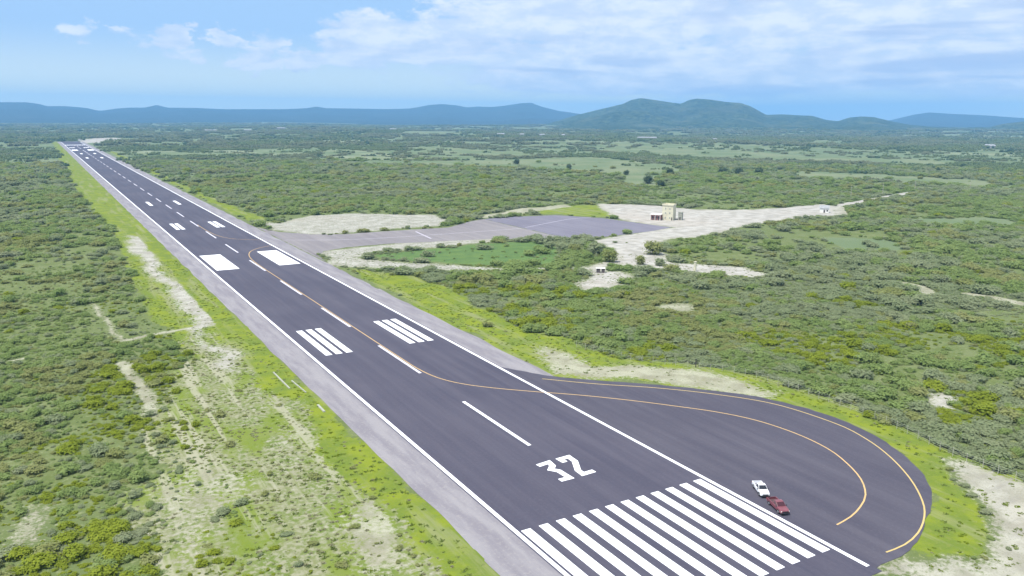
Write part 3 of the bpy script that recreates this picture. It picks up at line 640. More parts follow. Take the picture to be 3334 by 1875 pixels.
# scatter of shrub positions
def jitter_grid(r0, r1, step, half=1.0, seed=0):
    R = np.random.default_rng(seed); n = int(2*r1/step)+2
    gx, gy = np.meshgrid(np.arange(n), np.arange(n)); X = (gx.ravel()+R.random(n*n))*step-r1+CAM[0]; Y = (gy.ravel()+R.random(n*n))*step-r1+CAM[1]
    dx, dy = X-CAM[0], Y-CAM[1]; r = np.hypot(dx, dy); a = np.arctan2(dx, dy)-.5321
    k = (r > r0) & (r < r1) & (np.abs(a) < half); return X[k], Y[k], r[k], R
def growth(X, Y):
    sand, grass, field, green, paved, thin = zone_fields(X, Y)
    d = np.ones(X.shape); pn = fbm(X, Y, 30, 12)
    d *= np.clip(.6+(pn-.36)*2.4, .28, .95)
    d = np.where(grass > .45, .025*(pn > .45), d); pc = .6*fbm(X, Y, 20, 77)+.4*fbm(X, Y, 7, 78); east = np.clip((-44-X)/28, 0, 1); d = np.where(thin > .5, np.clip(.10+.85*east, 0, .95)*np.clip((pc-.45+.20*east)*7, 0.03, 1), d)
    d = np.where(sand > .45, np.where(thin > .4, .13, .002), d); d = np.where(field > .5, np.where(np.hypot(X-CAM[0], Y-CAM[1]) > 600, .012, .05), d); d = np.where(green > .5, .03, d)
    d = np.where(paved > .3, 0, d)
    opn = .6*fbm(X, Y, 70, 91)+.4*fbm(X, Y, 24, 92); far_ = np.hypot(X-CAM[0], Y-CAM[1])
    d = np.where((sand < .45) & (grass < .45) & (thin < .5), d*np.clip(1-(opn-np.where(X < 0, .55, .57))*14, .18, 1), d)
    for px, py, pr in CLEAR: d = np.where(np.hypot(X-px, Y-py) < pr, 0, d)
    d = np.where((np.abs(X) < 33.5) & (Y > -12) & (Y < RWY_END+10), 0, d)
    # the turn pad's own margin
    d = np.where(sdf(Z['pad'] + [[0, -6], [0, 110]], X, Y) > -4, 0, d)
    return d, grass, thin, sand
CLEAR = [(291, 352, 22), (427, 328, 14), (132, 214, 5), (172, 195, 3)]
def kind_of(X, Y, R):
    a = fbm(X, Y, 60, 21); b = fbm(X, Y, 45, 25); c = R.random(len(X))
    k = np.zeros(len(X), int)
    k[(a > .47)] = 1; k[(b > .62)] = 3
    k[(fbm(X, Y, 26, 29) > np.where((X < -50) & (Y < 150), .50, .57)) & (np.hypot(X-CAM[0], Y-CAM[1]) < 330)] = 2
    k[c < .12] = 0; k[(c > .16) & (c < .28)] = 1; k[(c > .28) & (c < .295)] = 2; k[(c > .95)] = 3
    return k
X1, Y1, r1_, R1 = jitter_grid(30, 330, 2.35, half=1.9, seed=1); X2, Y2, r2_, R2 = jitter_grid(330, 900, 3.7, seed=2); X3, Y3, r3_, R3 = jitter_grid(30, 420, 1.7, half=1.5, seed=22); X4, Y4, r4_, R4 = jitter_grid(900, 1350, 6.2, seed=23); X2 = np.concatenate([X2, X4]); Y2 = np.concatenate([Y2, Y4]); r2_ = np.concatenate([r2_, r4_])
X = np.concatenate([X1, X2, X3]); Y = np.concatenate([Y1, Y2, Y3]); rr = np.concatenate([r1_, r2_, r3_]); R = np.random.default_rng(5)
lowl = np.concatenate([np.zeros(len(X1)+len(X2), bool), np.ones(len(X3), bool)])   # the knee-high layer between the taller bushes
d, gg, th, sn = growth(X, Y); d = np.where(lowl & (gg < .45) & (th < .5) & (sn < .45), np.minimum(1, d*1.3+.12*(d > .1)), np.where(lowl, d*.8, d)); k = R.random(len(X)) < d; X, Y, rr, gg, th, sn, lowl = X[k], Y[k], rr[k], gg[k], th[k], sn[k], lowl[k]
big = fbm(X, Y, 40, 41)
rad = (.75+2.5*R.random(len(X))**2.4)*(.7+.8*big); rad = np.where(rr > 330, rad*1.35, rad); rad = np.where(rr > 900, rad*1.5, rad)
rad = np.where((th > .5) | (gg > .45), rad*(.25+.3*R.random(len(X))+.4*np.clip((-46-X)/25, 0, 1)), rad); rad = np.where(sn > .45, rad*.7, rad); rad = np.where(lowl, .45+.75*R.random(len(X)), rad)*np.where(lowl & ((th > .5) | (gg > .45)), .6, 1)
rad = np.where((X < -45) & (rr < 450), rad*.68, rad); hs = rad*(.60+.42*R.random(len(X)))
kind = kind_of(X, Y, R); kind = np.where((gg > .45), 3, kind); kind = np.where((th > .5) & (kind == 1) & (R.random(len(X)) < .6), 0, kind)
var = R.integers(0, NV, len(X)); rot = R.random(len(X))*6.283
# pick the 300 shrubs that look largest from the airfield's near end
ang = np.arctan2(X-CAM[0], Y-CAM[1])-.5321
fwd = (X-CAM[0])*.5074+(Y-CAM[1])*.8617; side = (X-CAM[0])*.8617-(Y-CAM[1])*.5074
zc = fwd*.9784+CAM[2]*.2069-0; up = fwd*.2069-CAM[2]*.9784
inview = (np.abs(side/zc) < .66) & (up/zc > -.385)
score = np.where(inview, rad/np.sqrt(zc**2+side**2), 0)
pick = np.argsort(-score)[:285]; rest = np.ones(len(X), bool); rest[pick] = False
DESC = {0: 'grey-green', 1: 'mid-green', 2: 'bright yellow-green', 3: 'olive-brown'}
def place_bush(i):
    ki, j = int(kind[i]), int(var[i])
    root = empty('shrub', (float(X[i]), float(Y[i]), -.02), float(rot[i])); root.scale = (float(rad[i]), float(rad[i]), float(hs[i]))
    small = rad[i] < 1.9; left = X[i] < 0
    where = ('in the dense scrub left of the runway' if left else 'in the scrub beyond the turning pad and its fence')
    if left and th[i] > .5: where = 'on the pale thin ground beside the left grass strip'
    if gg[i] > .45: where = 'on the grass verge of the left runway side' if left else 'on the grass outside the turning pad'
    if sn[i] > .45 and not left: where = 'on the bare pale ground outside the turning pad'
    lab = ('low ' if small else 'broad ')+DESC[ki]+' bush '+where
    tag(root, lab, 'bush', ('low ' if small else 'broad ')+DESC[ki]+' bushes '+where)
    for nm, me in (('crown', crown_me[ki, j]), ('trunk', trunk_me[ki, j])):
        o = bpy.data.objects.new(nm, me); C.objects.link(o); o.parent = root
for i in pick: place_bush(int(i))

def scatter(name, label, cat, lib, Xp, Yp, Zp, idx, rotz, sx, sz):
    me = bpy.data.meshes.new(name); n = len(Xp); me.vertices.add(n)
    me.vertices.foreach_set('co', np.stack([Xp, Yp, Zp], -1).astype(np.float32).ravel())
    at = me.attributes.new('which', 'INT', 'POINT'); at.data.foreach_set('value', idx.astype(np.int32))
    at = me.attributes.new('turn', 'FLOAT_VECTOR', 'POINT'); at.data.foreach_set('vector', np.stack([0*rotz, 0*rotz, rotz], -1).astype(np.float32).ravel())
    at = me.attributes.new('size', 'FLOAT_VECTOR', 'POINT'); at.data.foreach_set('vector', np.stack([sx, sx, sz], -1).astype(np.float32).ravel())
    o = bpy.data.objects.new(name, me); C.objects.link(o); tag(o, label, cat, kind='stuff')
    ng = bpy.data.node_groups.new(name, 'GeometryNodeTree')
    ng.interface.new_socket('Geometry', in_out='INPUT', socket_type='NodeSocketGeometry'); ng.interface.new_socket('Geometry', in_out='OUTPUT', socket_type='NodeSocketGeometry')
    gi = ng.nodes.new('NodeGroupInput'); go = ng.nodes.new('NodeGroupOutput'); ip = ng.nodes.new('GeometryNodeInstanceOnPoints'); ci = ng.nodes.new('GeometryNodeCollectionInfo')
    ci.inputs['Collection'].default_value = lib; ci.inputs['Separate Children'].default_value = True; ci.inputs['Reset Children'].default_value = True
    ip.inputs['Pick Instance'].default_value = True
    def na(nm, ty):
        a = ng.nodes.new('GeometryNodeInputNamedAttribute'); a.data_type = ty; a.inputs['Name'].default_value = nm; return a.outputs['Attribute']
    ng.links.new(gi.outputs[0], ip.inputs['Points']); ng.links.new(ci.outputs[0], ip.inputs['Instance'])
    ng.links.new(na('which', 'INT'), ip.inputs['Instance Index']); ng.links.new(na('turn', 'FLOAT_VECTOR'), ip.inputs['Rotation']); ng.links.new(na('size', 'FLOAT_VECTOR'), ip.inputs['Scale'])
    ng.links.new(ip.outputs[0], go.inputs[0]); md = o.modifiers.new('scatter', 'NODES'); md.node_group = ng
    return o
q = rest
scatter('scrub', 'dense low scrub covering the land on both sides of the runway', 'scrub', scrub_lib, X[q], Y[q], X[q]*0-.02, kind[q]*NV+var[q], rot[q], rad[q], hs[q])
print('shrubs', int(q.sum()))

# woodland beyond: clumps of crowns with open ground between
M_WOOD = [leaf_mat('wood_green', (.175, .24, .11), (.22, .28, .135), (.27, .315, .18), .006), leaf_mat('wood_grey', (.205, .245, .14), (.245, .275, .165), (.30, .32, .21), .006), leaf_mat('wood_dark', (.09, .15, .08), (.13, .19, .10), (.17, .22, .13), .006)]
for j in range(6):
    rnd = random.Random(500+j); V = []; F = []
    for c in range(13):
        a, b = leaf_cloud(.26*rnd.uniform(.7, 1.25), .33*rnd.uniform(.6, 1.3), .0, 34, .065, 3, rnd)
        x = rnd.uniform(-.8, .8); y = rnd.uniform(-.8, .8); k0 = len(V)
        V += [p+Vector((x, y, 0)) for p in a]; F += [tuple(i+k0 for i in f_) for f_ in b]
    lib_obj(wood_lib, 'wood_%d' % j, V, F, [M_WOOD[j % 3]])
XS = []; YS = []; SS = []
for (a, b, st, sc, sd_) in ((1000, 2000, 12.5, 9.0, 3), (2000, 3800, 24, 16, 4), (3800, 7000, 60, 34, 6)):
    x, y, r, R_ = jitter_grid(a, b, st, .95, seed=sd_); d, g_, t_, s_ = growth(x, y)
    op = fbm(x, y, 260, 61); d = d*np.where(op > .53, .16, .92)
    k = R_.random(len(x)) < d; XS.append(x[k]); YS.append(y[k]); SS.append(np.full(k.sum(), sc)*(.7+.6*R_.random(k.sum())))
wx = np.concatenate(XS); wy = np.concatenate(YS); ws = np.concatenate(SS); n = len(wx); R = np.random.default_rng(9)
wv = np.where(fbm(wx, wy, 220, 71) > .5, 0, 1); wv = np.where(R.random(n) < .12, 2, wv)+3*R.integers(0, 2, n)
scatter('woodland', 'hazy woodland and thorn forest stretching from the airfield to the hills', 'woodland', wood_lib, wx, wy, far_height(wx, wy)-.3, wv, R.random(n)*6.283, ws, np.minimum(ws, 22)*(.8+.5*R.random(n)))
print('wood', n)
# grass tufts
for j in range(4):
    rnd = random.Random(900+j); V = []; F = []
    for i in range(22):
        a = rnd.uniform(0, 6.283); d = rnd.uniform(0, .7); p = Vector((math.cos(a)*d, math.sin(a)*d, 0)); b = rnd.uniform(0, 6.283)
        w = Vector((math.cos(b), math.sin(b), 0))*.16; t = Vector((rnd.uniform(-.6, .6), rnd.uniform(-.6, .6), rnd.uniform(.15, .5)))
        k0 = len(V); t *= .6; V += [p-w, p+w, p+t+w*.5, p+t-w*.5]; F.append((k0, k0+1, k0+2, k0+3))
    lib_obj(tuft_lib, 'tuft_%d' % j, V, F, [[leaf_mat('grass_lime', (.14, .20, .012), (.17, .23, .015), (.22, .26, .04)), leaf_mat('grass_mid', (.115, .165, .03), (.15, .20, .04), (.20, .235, .08)),
             leaf_mat('grass_straw', (.25, .25, .13), (.29, .29, .17), (.36, .36, .24)), leaf_mat('grass_dark', (.10, .14, .035), (.13, .17, .05), (.17, .20, .08))][j]])
gx, gy, gr, R = jitter_grid(30, 420, 1.05, 1.3, seed=8)
sand, grass, field, green, paved, thin = zone_fields(gx, gy)
pr = np.where(grass > .5, .26, 0); pr = np.maximum(pr, .38*(thin > .5)); pr = np.where(sand > .5, .10, pr); pr = np.where(paved > .1, 0, pr)
pr = np.where((np.abs(gx) < 31) & (gy > -9), 0, pr); pr = np.where(sdf(Z['pad'] + [[0, -6], [0, 110]], gx, gy) > -1.2, 0, pr)
k = R.random(len(gx)) < pr; gx, gy, thn = gx[k], gy[k], thin[k]; n = len(gx); q = fbm(gx, gy, 11, 51); c = R.random(n)
w = np.where(q > .52, 0, 1); w = np.where(c < .15, 2, w); w = np.where((thn > .5) & (c < .45), 2, w); w = np.where((c > .93) & (thn > .5), 3, w)
sz = .35+.55*R.random(n)
scatter('grass_tufts', 'yellow-green grass tufts on the verges beside the runway and turning pad', 'grass', tuft_lib, gx, gy, gx*0, w, R.random(n)*6.283, sz, sz*.7)
print('tufts', n)

# single trees one can pick out
TREES = [((599.9, 698.3), 6.5, 'dark round tree alone in the middle of the pale field beyond the apron'),
         ((548.3, 722.1), 4.5, 'small dark tree left of the round one in the pale field'),
         ((543.6, 980.4), 6.0, 'lone dark tree on the far pale green field, leftmost of the field trees'),
         ((549.9, 851.3), 5.0, 'dark tree at the near edge of the far pale green field'),
         ((661.9, 669.7), 7.5, 'large dark tree heading the grove right of the pale field'),
         ((680.7, 661.0), 7.0, 'dark tree second from the left in the grove by the pale field'),
         ((705.0, 650.0), 7.5, 'dark wide tree at the right end of the grove by the pale field'),
         ((483.9, 602.7), 6.5, 'dark spreading tree below the pale field, left of a smaller partner'),
         ((474.9, 572.7), 5.0, 'smaller dark tree right below the spreading tree under the pale field'),
         ((152.8, 234.4), 4.2, 'solitary round bushy tree on white sand at the end of the apron thicket'),
         ((158.8, 255.1), 4.6, 'rounded olive tree at the right end of the thicket beside the apron'),
         ((151.5, 262.0), 3.6, 'grey-green tree in the thicket right of the bright green patch'),
         ((158.4, 297.8), 3.2, 'short grey bushy tree poking over the apron edge above the green patch'),
         ((161.2, 221.2), 3.0, 'low olive shrub on the sand below the apron, left of its twin'),
         ((168.0, 214.0), 2.7, 'low olive shrub on the sand below the apron, right of its twin'),
         ((185.6, 241.0), 5.0, 'broad grey-green tree at the left tip of the scrub bordering the white yard'),
         ((147.5, 281.0), 3.0, 'small grey shrub midway up the thicket right of the green patch')]
for n_, ((x, y), r, lab) in enumerate(TREES):
    rnd = random.Random(1300+n_); root = empty('tree', (x, y, 0)); tag(root, lab, 'tree')
    far = y > 500; V, F = leaf_cloud(r, r*1.25, r*.2, 620, r*.10, 8, rnd)
    link_mesh('crown', V, F, [M_DARK if far else (M_OLIVE if n_ % 2 else M_GREY)], root)
    trunk_mesh(r*1.4, r, rnd).build('trunk', M_BARK, root)

# ---------------------------------------------------------------- pickups
M_TYRE = flat_mat('tyre_rubber', (.02, .02, .02), .9, .2); M_RIM = flat_mat('rim_metal', (.5, .5, .52), .35, .5, .1, 5, .8)
M_GLASS = flat_mat('dark_glass', (.012, .013, .018), .08, .8, .1); M_LAMP = flat_mat('lamp_glass', (.75, .75, .72), .15, .6)
M_TAIL = flat_mat('tail_lamp_red', (.4, .02, .02), .2, .6); M_BLACK = flat_mat('black_plastic', (.03, .03, .033), .6, .3)
M_CHROME = flat_mat('bumper_chrome', (.45, .45, .47), .3, .5, .1, 5, .7)
def pickup(loc, rz, paintm, label, glassm, linerm, double=True):
    t = empty('pickup_truck', loc, rz); tag(t, label, 'pickup truck')
    # nose towards +x
    def loft(secs):
        """secs: list of (x, halfwidth bottom, halfwidth top, z0, z1)"""
        v = []; f = []
        for x, a, b, z0, z1 in secs: v += [(x, -a, z0), (x, -b, z1-.08), (x, -b+.08, z1), (x, b-.08, z1), (x, b, z1-.08), (x, a, z0)]
        for i in range(len(secs)-1):
            for j in range(6):
                k = (j+1) % 6; f.append((i*6+j, i*6+k, i*6+6+k, i*6+6+j))
        f += [tuple(range(6)), tuple(range(6*len(secs)-6, 6*len(secs)))[::-1]]
        return v, f
    v, f = loft([(-.45, .90, .93, .42, 1.02), (1.35, .90, .93, .42, 1.06), (2.1, .89, .88, .42, 1.02), (2.5, .86, .80, .45, .95), (2.68, .78, .70, .50, .82)])
    link_mesh('body', v, f, paintm, t)
    # load bed: floor and four walls with a real hollow
    b = MB(); b.box(-2.6, -.5, -.9, .9, .45, .62); b.box(-2.6, -.5, -.92, -.82, .625, 1.08); b.box(-2.6, -.5, .82, .92, .625, 1.08); b.box(-.57, -.5, -.815, .815, .625, 1.08)
    b.build('load_bed', paintm, t)
    b = MB(); b.box(-2.66, -2.605, -.86, .86, .55, 1.06); tg = b.build('tailgate', paintm, t); b = MB(); b.box(-2.69, -2.662, -.12, .12, .86, .93); b.build('handle', M_BLACK, tg)
    b = MB(); b.box(-2.55, -.6, -.8, .8, .625, .65); b.build('bed_liner', linerm, t)
    # cab
    cv = [(-.42, -.86, 1.07), (1.28, -.86, 1.07), (.52, -.68, 1.70), (-.28, -.68, 1.70), (-.42, .86, 1.07), (1.28, .86, 1.07), (.52, .68, 1.70), (-.28, .68, 1.70), (.12, -.64, 1.76), (.12, .64, 1.76)]
    cf = [(0, 1, 2, 3), (7, 6, 5, 4), (1, 5, 6, 2), (0, 3, 7, 4), (2, 6, 9, 8), (3, 8, 9, 7), (2, 8, 3), (6, 7, 9), (0, 4, 5, 1)]
    cabo = link_mesh('cab', cv, cf, paintm, t)
    def pane(name, pts, off, par=t):
        p = [Vector(q) for q in pts]; n = (p[1]-p[0]).cross(p[2]-p[0]).normalized(); c = sum(p, Vector())/len(p)
        if n.dot(c-Vector((.3, 0, 1.35))) < 0: n = -n
        v = [q+n*off for q in p]+[q+n*(off-.03) for q in p]; k = len(p)
        return link_mesh(name, v, [tuple(range(k)), tuple(range(k, 2*k))[::-1]]+[(i, (i+1) % k, (i+1) % k+k, i+k) for i in range(k)], glassm, par)
    pane('windscreen', [(1.22, -.78, 1.12), (1.22, .78, 1.12), (.58, .64, 1.65), (.58, -.64, 1.65)], .025)
    pane('rear_window', [(-.405, -.7, 1.15), (-.405, .7, 1.15), (-.30, .6, 1.62), (-.30, -.6, 1.62)], .02)
    for s in (-1, 1):
        pane('side_window', [(.42, s*.845, 1.13), (1.10, s*.845, 1.13), (.52, s*.71, 1.62), (.42, s*.71, 1.62)], .02)
        pane('side_window', [(-.32, s*.845, 1.13), (.34, s*.845, 1.13), (.34, s*.71, 1.62), (-.22, s*.71, 1.62)], .02)
        for x0, x1 in ((.40, 1.22), (-.40, .37)):
            b = MB(); b.box(x0, x1, s*.935-.012, s*.935+.012, .52, .98); dr = b.build('door', paintm, t); b = MB(); b.box(x0+.06, x0+.2, s*.96-.012, s*.96+.012, .84, .88); b.build('handle', M_BLACK, dr)
        b = MB(); b.box(1.02, 1.16, min(s*.9, s*1.08), max(s*.9, s*1.08), 1.10, 1.28); b.build('mirror', M_BLACK, t)
        b = MB(); b.box(2.42, 2.66, min(s*.56, s*.80), max(s*.56, s*.80), .68, .84); b.build('headlight', M_LAMP, t)
        b = MB(); b.box(-2.685, -2.61, min(s*.87, s*.93), max(s*.87, s*.93), .66, .98); b.build('tail_lamp', M_TAIL, t)
        for x in (1.72, -1.62):
            b = MB(); b.tube((x, s*.74, .38), (x, s*.96, .38), .39, .39, 20); wl = b.build('wheel', M_TYRE, t); b = MB(); b.tube((x, s*.9605, .38), (x, s*.975, .38), .23, .20, 14); b.build('rim', M_RIM, wl)
    b = MB(); b.box(2.69, 2.74, -.52, .52, .60, .80); b.build('grille', M_BLACK, t)
    b = MB(); b.box(2.60, 2.80, -.86, .86, .36, .54, (.02, .03)); b.build('front_bumper', M_BLACK, t)
    b = MB(); b.box(-2.86, -2.70, -.86, .86, .38, .54, (.02, .03)); b.build('rear_bumper', M_CHROME, t)
    b = MB(); b.box(-2.5, 2.4, -.7, .7, .26, .415); b.build('chassis', M_BLACK, t)
    return t
M_PW = flat_mat('truck_white_paint', (.80, .81, .84), .25, .5, .03); M_PR = flat_mat('truck_red_paint', (.18, .055, .07), .3, .5, .1)
M_LIN = flat_mat('liner_grey', (.22, .22, .25), .8, .2, .3, 4); M_RG = flat_mat('dark_red_glass', (.05, .008, .014), .12, .7, .1); M_LINR = flat_mat('liner_dark', (.08, .05, .055), .8, .2, .3, 4)
t1 = pickup((26.35, 20.7, .048), math.radians(-119), M_PW, 'white pickup truck with grey bed liner standing beside the threshold stripes', M_GLASS, M_LIN)
t2 = pickup((23.9, 14.4, .048), math.radians(-110), M_PR, 'dark red pickup truck standing nose out in front of the white one', M_RG, M_LINR)
t1.scale = t2.scale = (.98, .98, .98)

# ---------------------------------------------------------------- buildings and small things
M_CREAM = flat_mat('cream_plaster', (.60, .57, .43), .9, .1, .10, .6); M_WPL = flat_mat('white_plaster', (.76, .74, .70), .9, .1, .08, .6)
M_PANE = flat_mat('window_pane', (.33, .34, .27), .2, .5); M_REDW = flat_mat('red_wall', (.36, .17, .15), .9, .1, .2, .8); M_OPEN = flat_mat('dark_opening', (.10, .085, .085), .7, .2); M_ROOF = flat_mat('pale_roof', (.66, .64, .60), .9, .1, .15, .8)
M_TIN = flat_mat('tin_roof', (.27, .28, .295), .5, .3, .15, .5); M_CONC = flat_mat('concrete', (.30, .31, .26), .9, .1, .2, .8)
tw = empty('terminal_tower', (291.5, 349.5, 0), math.radians(-58)); tw.scale = (.92, .92, .95); tag(tw, 'square cream tower block standing in the white sand yard behind the apron', 'building')
b = MB(); b.box(-4.2, 4.2, -3.6, 3.6, 0, 10.6); wl = b.build('wall', M_CREAM, tw)
b = MB(); b.box(-4.5, 4.5, -3.9, 3.9, 10.603, 10.9); b.box(-4.5, -4.25, -3.9, 3.9, 10.903, 11.6); b.box(4.25, 4.5, -3.9, 3.9, 10.903, 11.6); b.box(-4.24, 4.24, -3.9, -3.65, 10.903, 11.6); b.box(-4.24, 4.24, 3.65, 3.9, 10.903, 11.6); b.build('roof', M_CREAM, tw)
for z0, z1 in ((1.0, 2.4), (4.4, 5.9), (7.6, 9.0)):
    for x in (-2.3, 1.0):
        b = MB(); b.box(x, x+1.3, -3.66, -3.603, z0, z1); fr = b.build('window', M_WPL, tw); b = MB(); b.box(x+.1, x+1.2, -3.675, -3.662, z0+.1, z1-.1); b.build('pane', M_PANE, fr)
    b = MB(); b.box(-4.26, -4.203, -.8, .8, z0, z1); fr = b.build('window', M_WPL, tw); b = MB(); b.box(-4.275, -4.262, -.7, .7, z0+.1, z1-.1); b.build('pane', M_PANE, fr)
b = MB(); b.box(2.9, 3.8, -3.67, -3.603, .02, 2.2); b.build('door', M_OPEN, tw)
lb = empty('entrance_block', (283.6, 353.2, 0), math.radians(-58)); tag(lb, 'low red-walled building with flat white roof left of the cream tower', 'building')
b = MB(); b.box(-3.2, 3.2, -2.6, 2.6, 0, 3.6); b.build('wall', M_REDW, lb); b = MB(); b.box(-3.8, 3.8, -3.6, 3.0, 3.603, 4.1); b.build('roof', M_ROOF, lb)
for x in (-2.5, -.4, 1.6): b = MB(); b.box(x, x+1.3, -2.66, -2.603, .05, 2.7); b.build('doorway', M_OPEN, lb)
for y in (-1.8, .5): b = MB(); b.box(-3.26, -3.203, y, y+1.3, .05, 2.7); b.build('doorway', M_OPEN, lb)
for x in (-3.5, 0, 3.5): b = MB(); b.box(x-.12, x+.12, -3.4, -3.16, 0, 3.6); b.build('column', M_WPL, lb)
an = empty('water_tank_stand', (297.8, 344.5, 0), math.radians(-58)); tag(an, 'narrow grey service shed against the right foot of the cream tower', 'shed')
b = MB(); b.box(-1.3, 1.3, -1.4, 1.4, 0, 5.2); b.build('wall', M_CONC, an); b = MB(); b.box(-1.5, 1.5, -1.6, 1.6, 5.203, 5.45); b.build('roof', M_CONC, an); b = MB(); b.box(-.5, .5, -1.45, -1.403, .02, 2.1); b.build('door', M_OPEN, an)
hb = empty('gatehouse', (427, 328.5, 0), math.radians(-50)); tag(hb, 'small pale gatehouse where the white yard narrows to the access road', 'building')
b = MB(); b.box(-3.2, 3.2, -2.2, 2.2, 0, 3.4); b.build('wall', M_WPL, hb)
b = MB(); b.add([(-3.6, -2.6, 3.403), (3.6, -2.6, 3.403), (3.6, 2.6, 3.403), (-3.6, 2.6, 3.403), (-3.6, 0, 5.6), (3.6, 0, 5.6)], [(0, 1, 5, 4), (2, 3, 4, 5), (0, 4, 3), (1, 2, 5), (3, 2, 1, 0)]); b.build('roof', M_TIN, hb)
b = MB(); b.box(-.6, .6, -2.26, -2.203, .02, 2.3); b.build('door', M_OPEN, hb); b = MB(); b.box(1.4, 2.6, -2.26, -2.203, 1.1, 2.2); b.build('window', M_GLASS, hb)
sh = empty('open_shelter', (132, 213.6, 0), math.radians(-35)); tag(sh, 'small dark open shelter with a white roof on the sand below the apron', 'shelter')
b = MB(); b.box(-1.9, -.2, -1.0, 1.0, 0, 1.7); b.box(.5, 1.9, -1.0, 1.0, 0, 1.7); b.build('wall', M_OPEN, sh); b = MB(); b.box(-2.1, 2.1, -1.2, 1.2, 1.95, 2.1); b.build('roof', M_WPL, sh)
for x in (-1.98, 1.98):
    for y in (-1.08, 1.08): b = MB(); b.tube((x, y, 0), (x, y, 1.95), .05); b.build('post', M_WPL, sh)
b = MB(); b.box(-.5, .5, -.5, .5, 0, 4.3, (.06, .06)); b.box(-.62, .62, -.62, .62, 4.303, 4.55); o = b.build('gate_pillar', M_CREAM); o.location = (172.3, 195.3, 0); o.rotation_euler = (0, 0, .4); tag(o, 'tall cream square pillar beside the white sand track', 'pillar')
# concrete drain strips in the left verge
for n_, (p, q_, w, lab) in enumerate([((-34.8, 138.1), (-34.6, 122.5), .45, 'pale concrete strip in the left verge, farthest of three'), ((-32.4, 128.6), (-31.8, 117.4), .35, 'thin pale concrete strip nearest the shoulder, middle of three'), ((-31.9, 107.2), (-32.0, 101.7), .6, 'short pale concrete strip in the left verge, closest of three')]):
    a = Vector((*p, 0)); c = Vector((*q_, 0)); m_ = (a+c)/2; L = (c-a).length; b = MB(); b.box(-w/2, w/2, -L/2, L/2, -.1, .22, (.05, .05)); o = b.build('drain_kerb', M_CONC); o.location = m_; o.rotation_euler = (0, 0, math.atan2(-(c-a).x, (c-a).y)); tag(o, lab, 'kerb', 'concrete strips in the left verge')
# perimeter fence
M_POST = flat_mat('fence_post', (.42, .42, .34), .8, .2, .2); M_WIRE = flat_mat('fence_wire', (.35, .36, .33), .5, .4, .1)
fence = empty('perimeter_fence', (Z['fence'][0][0], Z['fence'][0][1], 0)); tag(fence, 'thin wire fence on posts curving round the outside of the turning pad', 'fence')
FL = smooth_line([(52, 118), (58, 100)] + Z['fence'], .5); o0 = Vector(fence.location); acc = 0; posts = []; prev = FL[0]
for p in FL:
    acc += math.dist(p, prev); prev = p
    if acc >= 3.0 or not posts: posts.append(p); acc = 0
b0 = MB(); b0.tube((0, 0, -.1), (0, 0, 1.9), .06, .05, 6); b0.box(-.075, .075, -.075, .075, 1.9, 1.95)
pm = None
for p in posts[:90]:
    if pm is None: po = b0.build('post', M_POST, fence); pm = po.data
    else: po = bpy.data.objects.new('post', pm); C.objects.link(po); po.parent = fence
    po.location = (p[0]-o0.x, p[1]-o0.y, 0)
for z in (.45, .9, 1.35, 1.78):
    b = MB()
    for p, q_ in zip(posts[:-1], posts[1:]): b.tube((p[0]-o0.x, p[1]-o0.y, z), (q_[0]-o0.x, q_[1]-o0.y, z), .018, .018, 4, False)
    b.build('wire', M_WIRE, fence)
gp = MB(); gp.tube((0, 0, -.2), (0, 0, 2.6), .16, .14, 10); gp.box(-.2, .2, -.2, .2, 2.6, 2.7); o = gp.build('corner_post', flat_mat('dark_post', (.05, .045, .04), .8, .2)); o.location = (69.5, 84.5, 0); tag(o, 'stout dark post beside the fence above the pale sand strip', 'post')
# utility poles along the access road
M_POLE = flat_mat('pole_wood', (.45, .42, .36), .8, .1)
for n_, (x, y, lab) in enumerate([(600.9, 402.3, 'tall utility pole beside the bend of the pale access road'), (665, 412, 'utility pole farther out along the pale access road'), (731.4, 395.5, 'utility pole standing at the right end of the access road'), (539.4, 390.5, 'utility pole nearest the gatehouse beside the access road')]):
    t = empty('utility_pole', (x, y, 0), .5); tag(t, lab, 'pole', 'utility poles along the access road')
    b = MB(); b.tube((0, 0, -.3), (0, 0, 11), .22, .14, 8); b.build('pole', M_POLE, t); b = MB(); b.box(-1.2, 1.2, -.07, .07, 10.1, 10.25); ca = b.build('crossarm', M_POLE, t)
    for dx in (-1.05, 0, 1.05):
        b = MB(); b.tube((dx, 0, 10.253), (dx, 0, 10.5), .06, .04, 6); b.build('insulator', M_WPL, ca)
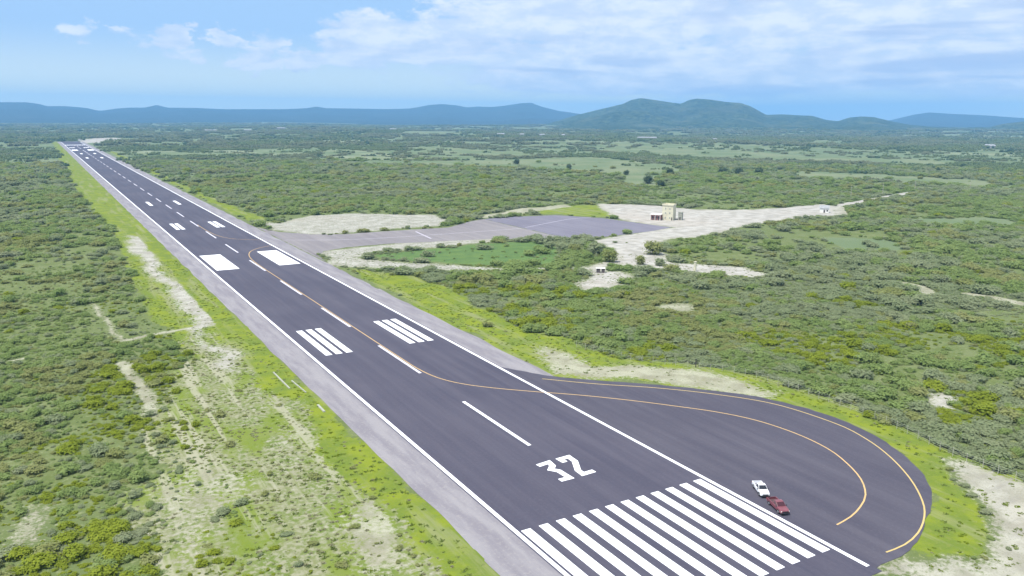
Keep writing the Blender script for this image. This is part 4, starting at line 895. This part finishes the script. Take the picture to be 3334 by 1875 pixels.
# far farmsteads
M_FARW = flat_mat('farm_wall', (.30, .30, .295), .9, .1, .15, .4)
HOUSES = [((1340, 2430), 26, 9, 'long pale farm building at the left of the row below the hills'), ((1385, 2360), 14, 8, 'small white farmhouse in the row below the twin-topped hill'),
          ((1430, 2300), 18, 8, 'white farmhouse right of the small one below the twin-topped hill'), ((1490, 2260), 12, 8, 'white hut ending the row below the twin-topped hill'),
          ((1560, 1900), 58, 12, 'very long white roofed shed alone on the plain below the right hill'), ((1700, 1750), 11, 9, 'single white cube-like house right of the long shed'),
          ((2050, 1120), 20, 10, 'white house far out on the right side of the plain'), ((2010, 1090), 12, 8, 'small white outbuilding next to the far right house'),
          ((905, 3700), 36, 12, 'pale building far off at the foot of the blue range, centre left'), ((560, 3500), 46, 12, 'long pale shed far off beyond the runway end'),
          ((700, 3450), 30, 12, 'white farm building beyond the runway end, right of the long shed'), ((1290, 3300), 30, 12, 'white building at the foot of the blue range right of centre')]
for (x, y), L, D, lab in HOUSES:
    az = math.atan2(x-CAM[0], y-CAM[1]); h = 4.0; zz = float(far_height(np.array([float(x)]), np.array([float(y)]))[0])
    t = empty('farmhouse', (x, y, zz-.3), -az+random.uniform(-.25, .25)); tag(t, lab, 'house')
    b = MB(); b.box(-L/2, L/2, -D/2, D/2, 0, h+3); b.build('wall', M_FARW, t)
    b = MB(); z0 = h+3.003; b.add([(-L/2-.5, -D/2-.5, z0), (L/2+.5, -D/2-.5, z0), (L/2+.5, D/2+.5, z0), (-L/2-.5, D/2+.5, z0), (-L/2-.5, 0, z0+2.6), (L/2+.5, 0, z0+2.6)], [(0, 1, 5, 4), (2, 3, 4, 5), (0, 4, 3), (1, 2, 5), (3, 2, 1, 0)]); b.build('roof', M_TIN, t)
    b = MB(); b.box(-.8, .8, -D/2-.06, -D/2-.003, .3, 2.8); b.build('door', M_OPEN, t)
# light pole near the far threshold
b = MB(); b.box(-3, 3, -2, 2, 0, 4); b.build('wall', M_WPL, (t := tag(empty('equipment_hut', (26, 2440, 0)), 'tiny white equipment hut just beyond the far end of the runway', 'hut')))
b = MB(); b.box(-3.4, 3.4, -2.4, 2.4, 4.003, 4.3); b.build('roof', M_ROOF, t)

# ---------------------------------------------------------------- haze
def build_haze():
    b = MB(); b.box(-17500, 17500, -17500, 17500, -60, 430); m = bpy.data.materials.new('haze_air'); m.use_nodes = True; nt = m.node_tree; nt.nodes.clear()
    out = nt.nodes.new('ShaderNodeOutputMaterial'); pv = nt.nodes.new('ShaderNodeVolumePrincipled')
    pv.inputs['Color'].default_value = (.25, .58, 1.0, 1); pv.inputs['Density'].default_value = 1.02e-4; pv.inputs['Anisotropy'].default_value = 0.0
    nt.links.new(pv.outputs[0], out.inputs['Volume']); o = b.build('haze', m); tag(o, kind='stuff', label='thin bluish haze in the air over the whole plain', cat='haze')
build_haze()
